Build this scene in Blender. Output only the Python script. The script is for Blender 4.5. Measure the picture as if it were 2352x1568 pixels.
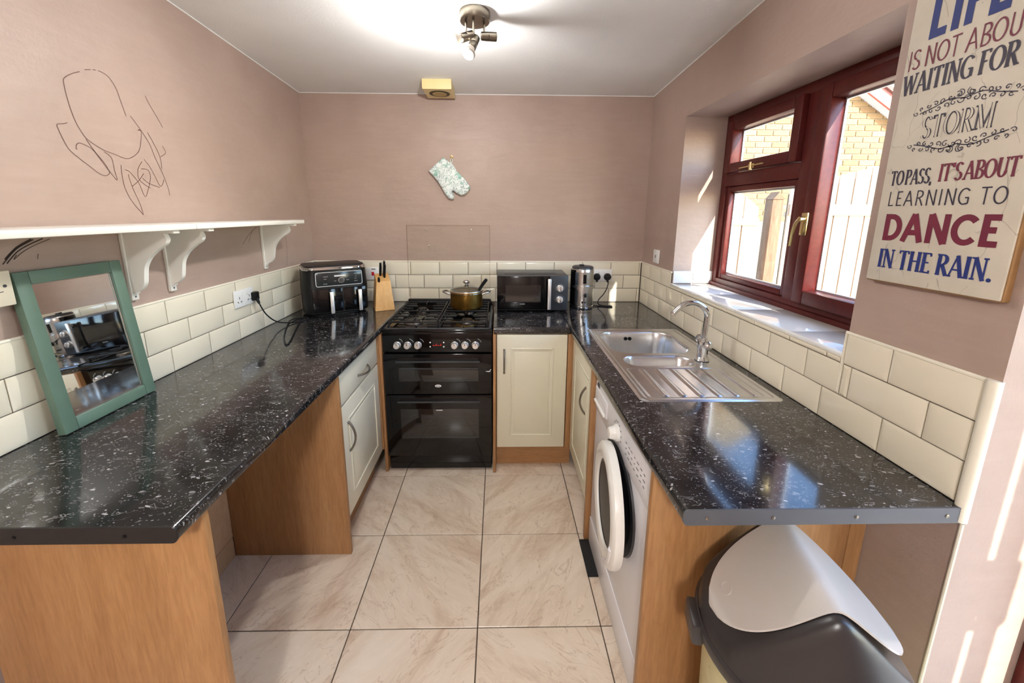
import bpy, bmesh, math, random
from mathutils import Vector, Matrix
rnd = random.Random(7)
PI = math.pi
for o in list(bpy.data.objects): bpy.data.objects.remove(o)
scene = bpy.context.scene
C = scene.collection

# ------------------------------------------------------------------ camera
cam_d = bpy.data.cameras.new('camera'); cam = bpy.data.objects.new('camera', cam_d); C.objects.link(cam)
cam_d.sensor_fit = 'HORIZONTAL'; cam_d.sensor_width = 36.0
cam_d.lens = 892.44 * 36 / 2352
cam_d.shift_x = (1176 - 1161.88) / 2352
cam_d.shift_y = (663.44 - 784) / 2352
cam_d.clip_start = 0.02
_r = (0.99981927, -0.01822814, 0.00540007); _u = (-0.00180616, 0.19168669, 0.98145451); _f = (0.01892521, 0.98128688, -0.19161912)
cam.matrix_world = Matrix(((_r[0], _u[0], -_f[0], 0), (_r[1], _u[1], -_f[1], 0), (_r[2], _u[2], -_f[2], 1.5221), (0, 0, 0, 1)))
scene.camera = cam

# ------------------------------------------------------------------ world, sun, exposure
world = bpy.data.worlds.new('sky'); scene.world = world; world.use_nodes = True
wn = world.node_tree.nodes; wl = world.node_tree.links; wn.clear()
sky = wn.new('ShaderNodeTexSky'); sky.sky_type = 'NISHITA'; sky.sun_disc = False
sky.sun_elevation = math.radians(32); sky.sun_rotation = math.radians(160); sky.air_density = 1.0; sky.dust_density = 0.3; sky.ozone_density = 2.5
bg = wn.new('ShaderNodeBackground'); bg.inputs['Strength'].default_value = 0.8
wo = wn.new('ShaderNodeOutputWorld'); wl.new(sky.outputs[0], bg.inputs[0]); wl.new(bg.outputs[0], wo.inputs[0])
sun_d = bpy.data.lights.new('sun', 'SUN'); sun_d.energy = 8.0; sun_d.angle = math.radians(0.6); sun_d.color = (1.0, 0.94, 0.85)
sun = bpy.data.objects.new('sun', sun_d); C.objects.link(sun)
SUN_DIR = Vector((-1.0, 3.1, -2.0))
sun.rotation_euler = SUN_DIR.to_track_quat('-Z', 'Y').to_euler()
scene.view_settings.view_transform = 'Standard'; scene.view_settings.look = 'None'
scene.view_settings.exposure = 0.88; scene.view_settings.gamma = 1.0
scene.view_settings.use_curve_mapping = False

# ------------------------------------------------------------------ dimensions
XL, XR, YB, ZW, ZT = -1.299, 1.028, 2.747, 0.893, 1.187
YF = -2.3                                   # far end of the room behind the photographer
def ceil_z(y): return 2.285 + (2.747 - y) * 0.0478

# ------------------------------------------------------------------ materials
def lin(c): return tuple(((v/255)/12.92 if v/255 <= 0.04045 else (((v/255)+0.055)/1.055)**2.4) for v in c)
MATS = {}
class NT:
    def __init__(s, name):
        m = bpy.data.materials.new(name); m.use_nodes = True; s.m = m; s.n = m.node_tree.nodes; s.l = m.node_tree.links
        s.b = s.n['Principled BSDF']; MATS[name] = m
    def node(s, t, **k):
        x = s.n.new(t)
        for a, v in k.items():
            if a in ('operation', 'blend_type', 'data_type', 'feature', 'interpolation_type', 'wave_type', 'bands_direction', 'noise_dimensions', 'clamp_factor', 'distance'): setattr(x, a, v)
        return x
    def val(s, x, **k):
        for a, v in k.items(): x.inputs[a.replace('_', ' ')].default_value = v
        return x
    def coord(s, kind='Object', scale=(1,1,1), rot=(0,0,0)):
        t = s.n.new('ShaderNodeTexCoord'); mp = s.n.new('ShaderNodeMapping')
        mp.inputs['Scale'].default_value = scale; mp.inputs['Rotation'].default_value = rot
        s.l.new(t.outputs[kind], mp.inputs[0]); return mp.outputs[0]
    def noise(s, vec, scale, detail=3, rough=.55, dist=0):
        x = s.n.new('ShaderNodeTexNoise'); s.l.new(vec, x.inputs['Vector'])
        x.inputs['Scale'].default_value = scale; x.inputs['Detail'].default_value = detail; x.inputs['Roughness'].default_value = rough; x.inputs['Distortion'].default_value = dist
        return x
    def ramp(s, fac, stops, interp='LINEAR'):
        x = s.n.new('ShaderNodeValToRGB'); s.l.new(fac, x.inputs[0]); x.color_ramp.interpolation = interp
        e = x.color_ramp.elements
        while len(e) < len(stops): e.new(0.5)
        for el, (p, c) in zip(e, stops):
            el.position = p; el.color = (*c, 1) if len(c) == 3 else c
        return x
    def mix(s, fac, a, b, mode='MIX'):
        x = s.n.new('ShaderNodeMix'); x.data_type = 'RGBA'; x.blend_type = mode
        for i, v in ((0, fac), (6, a), (7, b)):
            if isinstance(v, bpy.types.NodeSocket): s.l.new(v, x.inputs[i])
            elif i == 0: x.inputs[i].default_value = v
            else: x.inputs[i].default_value = (*v, 1)
        return x.outputs[2]
    def math(s, op, a, b=0.0):
        x = s.n.new('ShaderNodeMath'); x.operation = op
        for i, v in ((0, a), (1, b)):
            if isinstance(v, bpy.types.NodeSocket): s.l.new(v, x.inputs[i])
            else: x.inputs[i].default_value = v
        return x.outputs[0]
    def bump(s, h, strength=.2, dist=.002):
        x = s.n.new('ShaderNodeBump'); x.inputs['Strength'].default_value = strength; x.inputs['Distance'].default_value = dist
        s.l.new(h, x.inputs['Height']); s.l.new(x.outputs[0], s.b.inputs['Normal'])
    def base(s, c):
        if isinstance(c, bpy.types.NodeSocket): s.l.new(c, s.b.inputs['Base Color'])
        else: s.b.inputs['Base Color'].default_value = (*c, 1)

def plain(name, rgb, rough=.5, metal=0.0, coat=0.0, vary=0.05, vscale=6.0, bump=0.0, bscale=80, spec=.5, emit=None, estr=1.0):
    t = NT(name); c = lin(rgb)
    v = t.coord()
    if vary:
        n = t.noise(v, vscale, 4)
        dark = tuple(x*(1-vary*1.6) for x in c); lite = tuple(min(1, x*(1+vary)) for x in c)
        t.base(t.ramp(n.outputs[0], [(.3, dark), (.7, lite)]).outputs[0])
    else: t.base(c)
    t.b.inputs['Roughness'].default_value = rough; t.b.inputs['Metallic'].default_value = metal
    t.b.inputs['Coat Weight'].default_value = coat; t.b.inputs['Coat Roughness'].default_value = .08
    t.b.inputs['Specular IOR Level'].default_value = spec
    if bump: t.bump(t.noise(v, bscale, 5).outputs[0], bump, .003)
    if emit: t.b.inputs['Emission Color'].default_value = (*lin(emit), 1); t.b.inputs['Emission Strength'].default_value = estr
    return t.m

def mk_paint():
    t = NT('mauve_paint'); v = t.coord()
    n1 = t.noise(v, 2.2, 5, .6); n2 = t.noise(v, 45, 6, .7); n3 = t.noise(t.coord(scale=(1.2, 1.2, 9)), 5, 4, .6)
    c = t.ramp(n1.outputs[0], [(.3, lin((168, 146, 134))), (.7, lin((180, 158, 146)))]).outputs[0]
    c = t.mix(t.math('MULTIPLY', t.ramp(n3.outputs[0], [(.45, (0,0,0)), (.75, (1,1,1))]).outputs[0], .25), c, lin((189, 170, 159)))
    t.base(c)
    rr = t.ramp(n3.outputs[0], [(.35, (.42,)*3), (.7, (.58,)*3)]); t.l.new(rr.outputs[0], t.b.inputs['Roughness'])
    lump = t.noise(t.coord(scale=(1, 1, 2.6)), 7, 3, .5)
    t.bump(t.math('ADD', t.math('MULTIPLY', n2.outputs[0], .4), lump.outputs[0]), .45, .006)
mk_paint()
plain('ceiling_paint', (236, 236, 234), .8, vary=.025, vscale=3, bump=.25, bscale=120)
def mk_tile(name, rgb, rough=.12):
    t = NT(name); oi = t.n.new('ShaderNodeObjectInfo'); c = lin(rgb)
    n = t.noise(t.coord(), 9, 3)
    a = t.ramp(n.outputs[0], [(.3, tuple(x*.97 for x in c)), (.7, c)]).outputs[0]
    b = t.ramp(oi.outputs['Random'], [(0, (.95, .95, .94)), (1, (1, 1, 1))]).outputs[0]
    t.base(t.mix(1.0, a, b, 'MULTIPLY')); t.b.inputs['Roughness'].default_value = rough
    t.bump(t.noise(t.coord(), 14, 2).outputs[0], .06, .004)
mk_tile('cream_tile', (238, 230, 209), .14)
mk_tile('sill_tile', (236, 236, 232), .1)
plain('grout', (88, 74, 62), .9, vary=.12, vscale=40)
plain('trim_bead', (240, 234, 216), .3, vary=.02)

def mk_worktop():
    t = NT('speckled_worktop'); v = t.coord(scale=(1, 1.7, 1), rot=(0, 0, .25))
    w = t.noise(v, 26, 3); dv = t.mix(.05, v, w.outputs[1], 'ADD') if False else None
    ad = t.n.new('ShaderNodeVectorMath'); ad.operation = 'MULTIPLY_ADD'
    t.l.new(w.outputs[1], ad.inputs[0]); ad.inputs[1].default_value = (.035, .035, .035); t.l.new(v, ad.inputs[2])
    vo = t.n.new('ShaderNodeTexVoronoi'); t.l.new(ad.outputs[0], vo.inputs['Vector']); vo.inputs['Scale'].default_value = 52
    sep = t.n.new('ShaderNodeSeparateColor'); t.l.new(vo.outputs['Color'], sep.inputs[0])
    pick = t.math('GREATER_THAN', sep.outputs[0], .62)
    size = t.math('MULTIPLY', sep.outputs[1], .32)
    inside = t.math('LESS_THAN', vo.outputs['Distance'], size)
    flake = t.math('MULTIPLY', pick, inside)
    vo2 = t.n.new('ShaderNodeTexVoronoi'); t.l.new(ad.outputs[0], vo2.inputs['Vector']); vo2.inputs['Scale'].default_value = 140
    sep2 = t.n.new('ShaderNodeSeparateColor'); t.l.new(vo2.outputs['Color'], sep2.inputs[0])
    f2 = t.math('MULTIPLY', t.math('GREATER_THAN', sep2.outputs[0], .74), t.math('LESS_THAN', vo2.outputs['Distance'], .28))
    sq = t.noise(v, 34, 2, .5, .8); dl = t.math('ABSOLUTE', t.math('SUBTRACT', sq.outputs[0], .5))
    msk = t.noise(v, 19, 1); line = t.math('MULTIPLY', t.math('LESS_THAN', dl, .012), t.math('GREATER_THAN', msk.outputs[0], .52))
    cl = t.noise(v, 7, 4)
    c = t.ramp(cl.outputs[0], [(.3, lin((17, 17, 19))), (.75, lin((44, 43, 45)))]).outputs[0]
    c = t.mix(t.math('MULTIPLY', line, .55), c, lin((150, 148, 148)))
    c = t.mix(t.math('MULTIPLY', f2, .6), c, lin((150, 150, 155)))
    c = t.mix(t.math('MULTIPLY', flake, t.math('ADD', t.math('MULTIPLY', sep.outputs[2], .6), .35)), c, lin((176, 174, 176)))
    t.base(c); t.b.inputs['Roughness'].default_value = .12; t.b.inputs['Specular IOR Level'].default_value = .6; t.b.inputs['Coat Weight'].default_value = .3; t.b.inputs['Coat Roughness'].default_value = .06
    t.bump(t.noise(v, 160, 2).outputs[0], .04, .001)
mk_worktop()

def mk_wood(name, dark, mid, lite, axis_scale, rough=.42):
    t = NT(name); v = t.coord(scale=axis_scale)
    n = t.noise(v, 3.0, 6, .6, .6); g = t.noise(v, 16, 5, .65, .3)
    c = t.ramp(n.outputs[0], [(.25, lin(dark)), (.5, lin(mid)), (.75, lin(lite))]).outputs[0]
    gr = t.ramp(g.outputs[0], [(.38, lin(dark)), (.6, lin(lite))]).outputs[0]
    t.base(t.mix(.35, c, gr)); t.b.inputs['Roughness'].default_value = rough
    t.bump(g.outputs[0], .08, .001)
mk_wood('oak_laminate', (140, 98, 58), (162, 117, 74), (177, 135, 92), (7, 7, .7))
mk_wood('oak_laminate_flat', (140, 98, 58), (162, 117, 74), (177, 135, 92), (1, 1, 9))
mk_wood('pale_wood', (205, 150, 84), (218, 170, 104), (228, 186, 124), (12, 12, 1.2), .45)
mk_wood('mahogany', (72, 24, 22), (84, 29, 26), (96, 35, 30), (4, 4, 4), .36); MATS['mahogany'].node_tree.nodes['Principled BSDF'].inputs['Specular IOR Level'].default_value = .3
mk_wood('fence_wood', (176, 150, 122), (192, 168, 142), (204, 184, 160), (6, 6, .6), .8)
mk_wood('old_post_wood', (88, 62, 42), (112, 84, 60), (134, 104, 78), (8, 8, .8), .85)
mk_wood('fence_shadow_wood', (62, 44, 32), (76, 56, 40), (90, 68, 50), (8, 8, .8), .9)  # dark brown that stands in for shadow between fence boards
mk_wood('pink_board', (176, 138, 100), (192, 154, 116), (202, 168, 132), (2, 2, .6), .6)

def mk_floor():
    t = NT('marbled_floor_tile'); oi = t.n.new('ShaderNodeObjectInfo')
    tc = t.n.new('ShaderNodeTexCoord')
    rot = t.n.new('ShaderNodeVectorRotate'); rot.rotation_type = 'Z_AXIS'; t.l.new(tc.outputs['Object'], rot.inputs['Vector'])
    t.l.new(t.math('ADD', t.math('MULTIPLY', t.math('FLOOR', t.math('MULTIPLY', oi.outputs['Random'], 3.99)), PI/2), .7), rot.inputs['Angle'])
    off = t.n.new('ShaderNodeVectorMath'); off.operation = 'ADD'; t.l.new(rot.outputs[0], off.inputs[0])
    cb = t.n.new('ShaderNodeCombineXYZ'); t.l.new(t.math('MULTIPLY', oi.outputs['Random'], 37.0), cb.inputs[0]); t.l.new(t.math('MULTIPLY', oi.outputs['Random'], 91.0), cb.inputs[1])
    t.l.new(cb.outputs[0], off.inputs[1])
    mp = t.n.new('ShaderNodeMapping'); mp.inputs['Scale'].default_value = (1, 3.2, 1); t.l.new(off.outputs[0], mp.inputs[0]); v = mp.outputs[0]
    n1 = t.noise(v, 2.2, 7, .62, 1.1); n2 = t.noise(v, 4.2, 6, .6, 1.6); n3 = t.noise(v, 3.0, 4, .55, 1.8)
    c = t.ramp(n1.outputs[0], [(.30, lin((194, 171, 149))), (.5, lin((221, 205, 187))), (.70, lin((232, 219, 204)))]).outputs[0]
    vein = t.math('ABSOLUTE', t.math('SUBTRACT', n2.outputs[0], .5))
    vm = t.ramp(vein, [(0, (1,1,1)), (.022, (0,0,0))]).outputs[0]
    c = t.mix(t.math('MULTIPLY', vm, .42), c, lin((236, 222, 204)))
    vein2 = t.math('ABSOLUTE', t.math('SUBTRACT', n3.outputs[0], .46))
    vm2 = t.ramp(vein2, [(0, (1,1,1)), (.012, (0,0,0))]).outputs[0]
    c = t.mix(t.math('MULTIPLY', vm2, .42), c, lin((160, 126, 100)))
    t.base(c); t.b.inputs['Roughness'].default_value = .28
mk_floor()
plain('cabinet_cream', (226, 222, 200), .32, vary=.015)
plain('white_gloss', (244, 244, 240), .28, vary=.015)
plain('shelf_white', (242, 240, 232), .4, vary=.02)
plain('appliance_white', (232, 232, 236), .25, vary=.01)
plain('socket_white', (240, 240, 238), .3, vary=0)
plain('switch_ivory', (226, 218, 196), .35, vary=.02)
plain('black_gloss', (8, 8, 10), .09, vary=0, spec=.4)
plain('handle_silver', (232, 230, 226), .34, metal=.75, vary=0)
plain('black_satin', (16, 16, 18), .35, vary=.05, spec=.25)
plain('black_plastic', (22, 22, 24), .42, vary=.05, spec=.25)
plain('cast_iron', (14, 14, 15), .5, vary=.1, vscale=30, bump=.1)
plain('oven_glass', (30, 29, 29), .05, vary=0, coat=.6)
plain('panel_grey', (52, 55, 58), .3, vary=.02)
plain('charcoal_metal', (56, 59, 61), .34, vary=.03, spec=.4)
plain('screen_grey', (40, 44, 46), .15, vary=0)
plain('print_white', (235, 235, 232), .4, vary=0)
plain('print_grey', (130, 134, 134), .5, vary=0)
plain('print_dark', (70, 70, 74), .5, vary=0)
plain('red_plastic', (196, 24, 40), .35, vary=0)
plain('display_red', (60, 6, 6), .3, vary=0, emit=(255, 40, 30), estr=.6)
plain('chrome', (210, 212, 214), .06, metal=1.0, vary=0)
plain('brushed_steel', (190, 190, 188), .26, metal=1.0, vary=.05, vscale=50)
plain('sink_steel', (222, 224, 226), .24, metal=1.0, vary=.04, vscale=24)
plain('satin_nickel', (150, 144, 136), .32, metal=1.0, vary=.03)
plain('lamp_metal', (128, 120, 108), .3, metal=1.0, vary=.03)
plain('brass_pan', (206, 158, 76), .34, metal=1.0, vary=.06, vscale=20)
plain('gold_metal', (222, 204, 156), .22, metal=1.0, vary=.03)
plain('bulb_grey', (206, 198, 186), .4, vary=.02)
plain('bulb_lit', (255, 255, 255), .4, vary=0, emit=(255, 250, 240), estr=14.0)
plain('extractor_cream', (226, 206, 148), .4, vary=.03)
plain('extractor_tan', (176, 152, 92), .5, vary=.05)
plain('extractor_dark', (70, 56, 30), .6, vary=.05)
plain('sage_frame', (92, 117, 102), .45, vary=.06, vscale=12)
plain('sign_edge', (150, 112, 70), .7, vary=.12, vscale=25)
plain('navy_ink', (26, 44, 116), .55, vary=.05)
plain('dark_ink', (46, 38, 58), .55, vary=.05)
plain('maroon_ink', (112, 24, 52), .55, vary=.05)
plain('pen_ink', (112, 82, 74), .7, vary=.15, vscale=60)
plain('pen_ink_dark', (58, 44, 38), .7, vary=.15, vscale=60)
plain('endcap_black', (24, 22, 22), .4, vary=.04)
plain('endcap_grey', (78, 79, 84), .38, vary=.05)
plain('mat_black', (14, 14, 16), .75, vary=.1, vscale=60, bump=.3)
plain('bin_dark', (46, 42, 42), .34, vary=.03)
plain('bin_flap', (208, 202, 196), .13, vary=.015)
plain('rubber_dark', (44, 44, 48), .45, vary=.05)
plain('patio', (186, 178, 166), .85, vary=.12, vscale=5, bump=.2)
plain('mortar', (172, 154, 126), .9, vary=.08, vscale=20)
plain('roof_tile', (120, 86, 76), .8, vary=.1)
plain('barge_paint', (196, 116, 104), .6, vary=.05)
plain('soffit_white', (232, 232, 234), .5, vary=.03)
plain('spacer_silver', (214, 218, 222), .35, metal=.6, vary=0)
def mk_mirror():
    t = NT('mirror_glass'); t.base((.86, .88, .87)); t.b.inputs['Metallic'].default_value = 1; t.b.inputs['Roughness'].default_value = .015
mk_mirror()
def mk_brick():
    t = NT('buff_brick'); oi = t.n.new('ShaderNodeObjectInfo'); n = t.noise(t.coord(), 18, 5, .7)
    a = t.ramp(oi.outputs['Random'], [(0, lin((146, 110, 72))), (.5, lin((158, 124, 82))), (1, lin((168, 136, 96)))]).outputs[0]
    b = t.ramp(n.outputs[0], [(.3, (.78, .74, .7)), (.7, (1, 1, 1))]).outputs[0]
    t.base(t.mix(1.0, a, b, 'MULTIPLY')); t.b.inputs['Roughness'].default_value = .85; t.bump(n.outputs[0], .3, .004)
mk_brick()
def mk_glass(name, tint, gloss):
    t = NT(name); t.n.remove(t.b)
    tr = t.n.new('ShaderNodeBsdfTransparent'); tr.inputs[0].default_value = (*tint, 1)
    gl = t.n.new('ShaderNodeBsdfGlossy'); gl.inputs['Roughness'].default_value = .02
    lw = t.n.new('ShaderNodeLayerWeight'); lw.inputs[0].default_value = .5
    f5 = t.math('ADD', t.math('MULTIPLY', t.math('POWER', lw.outputs['Facing'], 5.0), .96), .04)
    mx = t.n.new('ShaderNodeMixShader'); t.l.new(t.math('MULTIPLY', f5, gloss), mx.inputs[0])
    t.l.new(tr.outputs[0], mx.inputs[1]); t.l.new(gl.outputs[0], mx.inputs[2])
    t.l.new(mx.outputs[0], t.n['Material Output'].inputs[0])
mk_glass('window_glass', (.97, .98, .98), .5)
mk_glass('splash_glass', (.985, .987, .978), .35)
mk_glass('splash_edge', (.80, .76, .74), .5)
mk_glass('lid_glass', (.80, .82, .80), 1.0)
def mk_sign():
    t = NT('sign_board'); v = t.coord()
    w = t.noise(v, 7, 3); ad = t.n.new('ShaderNodeVectorMath'); ad.operation = 'MULTIPLY_ADD'
    t.l.new(w.outputs[1], ad.inputs[0]); ad.inputs[1].default_value = (.08, .08, .16); 
    mp = t.n.new('ShaderNodeMapping'); mp.inputs['Scale'].default_value = (1, 1.2, .55); t.l.new(v, mp.inputs[0]); t.l.new(mp.outputs[0], ad.inputs[2])
    vo = t.n.new('ShaderNodeTexVoronoi'); vo.feature = 'DISTANCE_TO_EDGE'; t.l.new(ad.outputs[0], vo.inputs['Vector']); vo.inputs['Scale'].default_value = 12
    cr = t.ramp(vo.outputs['Distance'], [(0, (1,1,1)), (.012, (0,0,0))]).outputs[0]
    m = t.noise(v, 9, 2); crm = t.math('MULTIPLY', cr, t.math('MULTIPLY', t.math('GREATER_THAN', m.outputs[0], .5), .5))
    n = t.noise(v, 14, 5)
    c = t.ramp(n.outputs[0], [(.3, lin((206, 198, 182))), (.7, lin((217, 210, 194)))]).outputs[0]
    c = t.mix(crm, c, lin((120, 110, 98)))
    sc = t.noise(v, 30, 4, .7); c = t.mix(t.math('MULTIPLY', t.math('GREATER_THAN', sc.outputs[0], .70), .5), c, lin((168, 162, 148)))
    t.base(c); t.b.inputs['Roughness'].default_value = .55
mk_sign()
def mk_mitt():
    t = NT('mitt_cloth'); v = t.coord(); w = t.noise(v, 16, 3, .6, 2.0)
    d = t.math('ABSOLUTE', t.math('SUBTRACT', w.outputs[0], .5))
    line = t.ramp(d, [(0, (1,1,1)), (.035, (0,0,0))]).outputs[0]
    g = t.noise(v, 24, 2, .5, 1.4); blob = t.ramp(g.outputs[0], [(.55, (0,0,0)), (.62, (1,1,1))]).outputs[0]
    c = t.mix(t.math('MULTIPLY', line, .85), lin((234, 242, 240)), lin((84, 116, 116)))
    c = t.mix(t.math('MULTIPLY', blob, .75), c, lin((122, 184, 166)))
    t.base(c); t.b.inputs['Roughness'].default_value = .85; t.bump(t.noise(v, 300, 2).outputs[0], .3, .001)
mk_mitt()
def mk_binbody():
    t = NT('bin_body'); v = t.coord(); n = t.noise(v, 9, 4, .6, 1.0); m = t.noise(v, 40, 3)
    c = t.ramp(n.outputs[0], [(.35, lin((196, 190, 140))), (.65, lin((214, 210, 168)))]).outputs[0]
    c = t.mix(t.math('MULTIPLY', t.math('GREATER_THAN', m.outputs[0], .69), .6), c, lin((96, 90, 60)))
    t.base(c); t.b.inputs['Roughness'].default_value = .35
mk_binbody()
M = MATS

# ------------------------------------------------------------------ mesh helpers
class MB:
    def __init__(s): s.bm = bmesh.new()
    def box(s, x0, x1, y0, y1, z0, z1, bev=0.0, seg=2):
        x0, x1 = min(x0, x1), max(x0, x1); y0, y1 = min(y0, y1), max(y0, y1); z0, z1 = min(z0, z1), max(z0, z1)
        m = Matrix.Translation(((x0+x1)/2, (y0+y1)/2, (z0+z1)/2)) @ Matrix.Diagonal((x1-x0, y1-y0, z1-z0, 1))
        r = bmesh.ops.create_cube(s.bm, size=1.0, matrix=m)
        if bev > 0:
            es = list({e for v in r['verts'] for e in v.link_edges})
            bmesh.ops.bevel(s.bm, geom=es, offset=bev, segments=seg, affect='EDGES', profile=.5)
        return s
    def quad(s, *pts):
        s.bm.faces.new([s.bm.verts.new(p) for p in pts]); return s
    def ring(s, c, u, v, r, n): return [s.bm.verts.new(c + u*(r*math.cos(2*PI*i/n)) + v*(r*math.sin(2*PI*i/n))) for i in range(n)]
    def bridge(s, a, b):
        n = len(a)
        for i in range(n): s.bm.faces.new((a[i], a[(i+1) % n], b[(i+1) % n], b[i]))
    def cyl(s, p0, p1, r0, r1=None, n=20, caps=True):
        p0, p1 = Vector(p0), Vector(p1); r1 = r0 if r1 is None else r1
        w = (p1-p0).normalized(); u = w.orthogonal().normalized(); v = w.cross(u)
        a = s.ring(p0, u, v, max(r0, 1e-5), n); b = s.ring(p1, u, v, max(r1, 1e-5), n); s.bridge(a, b)
        if caps: s.bm.faces.new(list(reversed(a))); s.bm.faces.new(b)
        return s
    def lathe(s, prof, c=(0,0,0), axis=(0,0,1), n=32, close=False):
        c = Vector(c); w = Vector(axis).normalized(); u = w.orthogonal().normalized(); v = w.cross(u); prev = None; first = None
        for r, h in prof:
            cur = s.ring(c + w*h, u, v, max(r, 1e-4), n)
            if prev: s.bridge(prev, cur)
            else: first = cur
            prev = cur
        if close: s.bridge(prev, first)
        else:
            s.bm.faces.new(list(reversed(first))); s.bm.faces.new(prev)
        return s
    def tube(s, pts, r, n=8, closed=False, caps=True):
        pts = [Vector(p) for p in pts]; prev = None; first = None; m = len(pts); nrm = None
        for i, p in enumerate(pts):
            a = pts[(i-1) % m] if (closed or i > 0) else p; b = pts[(i+1) % m] if (closed or i < m-1) else p
            t = (b-a).normalized()
            if nrm is None: nrm = t.orthogonal().normalized()
            else:
                nrm = nrm - t*nrm.dot(t)
                nrm = nrm.normalized() if nrm.length > 1e-6 else t.orthogonal().normalized()
            rr = r[i] if isinstance(r, (list, tuple)) else r
            cur = s.ring(p, nrm, t.cross(nrm), rr, n)
            if prev: s.bridge(prev, cur)
            else: first = cur
            prev = cur
        if closed: s.bridge(prev, first)
        elif caps: s.bm.faces.new(list(reversed(first))); s.bm.faces.new(prev)
        return s
    def prism(s, poly, axis, lo, hi):
        # poly: 2D points in the other two axes (in order x,y,z without axis)
        def P(q, h):
            if axis == 'x': return (h, q[0], q[1])
            if axis == 'y': return (q[0], h, q[1])
            return (q[0], q[1], h)
        a = [s.bm.verts.new(P(q, lo)) for q in poly]; b = [s.bm.verts.new(P(q, hi)) for q in poly]
        s.bridge(a, b); s.bm.faces.new(list(reversed(a))); s.bm.faces.new(b); return s
    def ribbon(s, pts, wd, plane='yz', h=0.0, flip=1):
        # flat stroke in a plane; pts 2D
        pts = [Vector(p) for p in pts]; m = len(pts); L = []
        for i, p in enumerate(pts):
            a = pts[max(0, i-1)]; b = pts[min(m-1, i+1)]; t = (b-a)
            t = t.normalized() if t.length > 1e-9 else Vector((1, 0)); nn = Vector((-t.y, t.x))
            ww = wd[i] if isinstance(wd, (list, tuple)) else wd
            L.append((p+nn*ww/2, p-nn*ww/2))
        def P(q): return (h, q.x, q.y) if plane == 'yz' else (q.x, h, q.y)
        vs = [(s.bm.verts.new(P(a)), s.bm.verts.new(P(b))) for a, b in L]
        for i in range(m-1): s.bm.faces.new((vs[i][0], vs[i+1][0], vs[i+1][1], vs[i][1]))
        return s
    def disc(s, c, nrm, r, n=20):
        w = Vector(nrm).normalized(); u = w.orthogonal().normalized(); s.bm.faces.new(s.ring(Vector(c), u, w.cross(u), r, n)); return s
    def xf(s, m):
        bmesh.ops.transform(s.bm, matrix=m, verts=s.bm.verts); return s
    def build(s, name, mat, parent=None, local=False, smooth=35, subd=0, kind=None):
        bmesh.ops.recalc_face_normals(s.bm, faces=s.bm.faces)
        if parent is not None and not local: s.xf(WM[parent.name].inverted())
        me = bpy.data.meshes.new(name); s.bm.to_mesh(me); s.bm.free()
        me.materials.append(M[mat])
        if smooth: me.shade_smooth(); me.set_sharp_from_angle(angle=math.radians(smooth))
        o = bpy.data.objects.new(name, me); C.objects.link(o); o.parent = parent
        WM[o.name] = WM[parent.name] if parent is not None else Matrix()
        if subd:
            md = o.modifiers.new('sub', 'SUBSURF'); md.levels = md.render_levels = subd
        if kind: o['kind'] = kind
        return o
WM = {}
def tag(o, label, cat=None, group=None, kind=None):
    if label: o['label'] = label
    if cat: o['category'] = cat
    if group: o['group'] = group
    if kind: o['kind'] = kind
    return o
def thing(name, label, cat, loc=(0,0,0), rot=(0,0,0), group=None):
    o = bpy.data.objects.new(name, None); C.objects.link(o); o.empty_display_size = .05
    o.location = loc; o.rotation_euler = rot
    from mathutils import Euler
    WM[o.name] = Matrix.Translation(loc) @ Euler(rot).to_matrix().to_4x4()
    return tag(o, label, cat, group)
def B(*a, **k): return MB().box(*a, **k)
def place(me, name, loc, parent, rot=None, mat=None):
    o = bpy.data.objects.new(name, me); C.objects.link(o); o.parent = parent; o.location = WM[parent.name].inverted() @ Vector(loc)
    if rot: o.rotation_euler = rot
    WM[o.name] = Matrix.Translation(loc)
    return o
_mc = {}
def cached(key, fn, mat, smooth=35):
    if key not in _mc:
        mb = fn(); bmesh.ops.recalc_face_normals(mb.bm, faces=mb.bm.faces)
        me = bpy.data.meshes.new(str(key[0])); mb.bm.to_mesh(me); mb.bm.free(); me.materials.append(M[mat])
        if smooth: me.shade_smooth(); me.set_sharp_from_angle(angle=math.radians(smooth))
        _mc[key] = me
    return _mc[key]
def arc(cx, cy, r, a0, a1, n=8, ry=None):
    ry = r if ry is None else ry
    return [(cx + r*math.cos(math.radians(a0+(a1-a0)*i/n)), cy + ry*math.sin(math.radians(a0+(a1-a0)*i/n))) for i in range(n+1)]
def smooth_path(pts, n=6):
    pts = [Vector(p) for p in pts]; out = []
    for i in range(len(pts)-1):
        p0 = pts[max(0, i-1)]; p1 = pts[i]; p2 = pts[i+1]; p3 = pts[min(len(pts)-1, i+2)]
        for k in range(n):
            t = k/n
            out.append(.5*((2*p1) + (p2-p0)*t + (2*p0-5*p1+4*p2-p3)*t*t + (3*p1-p0-3*p2+p3)*t**3))
    out.append(pts[-1]); return out

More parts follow.
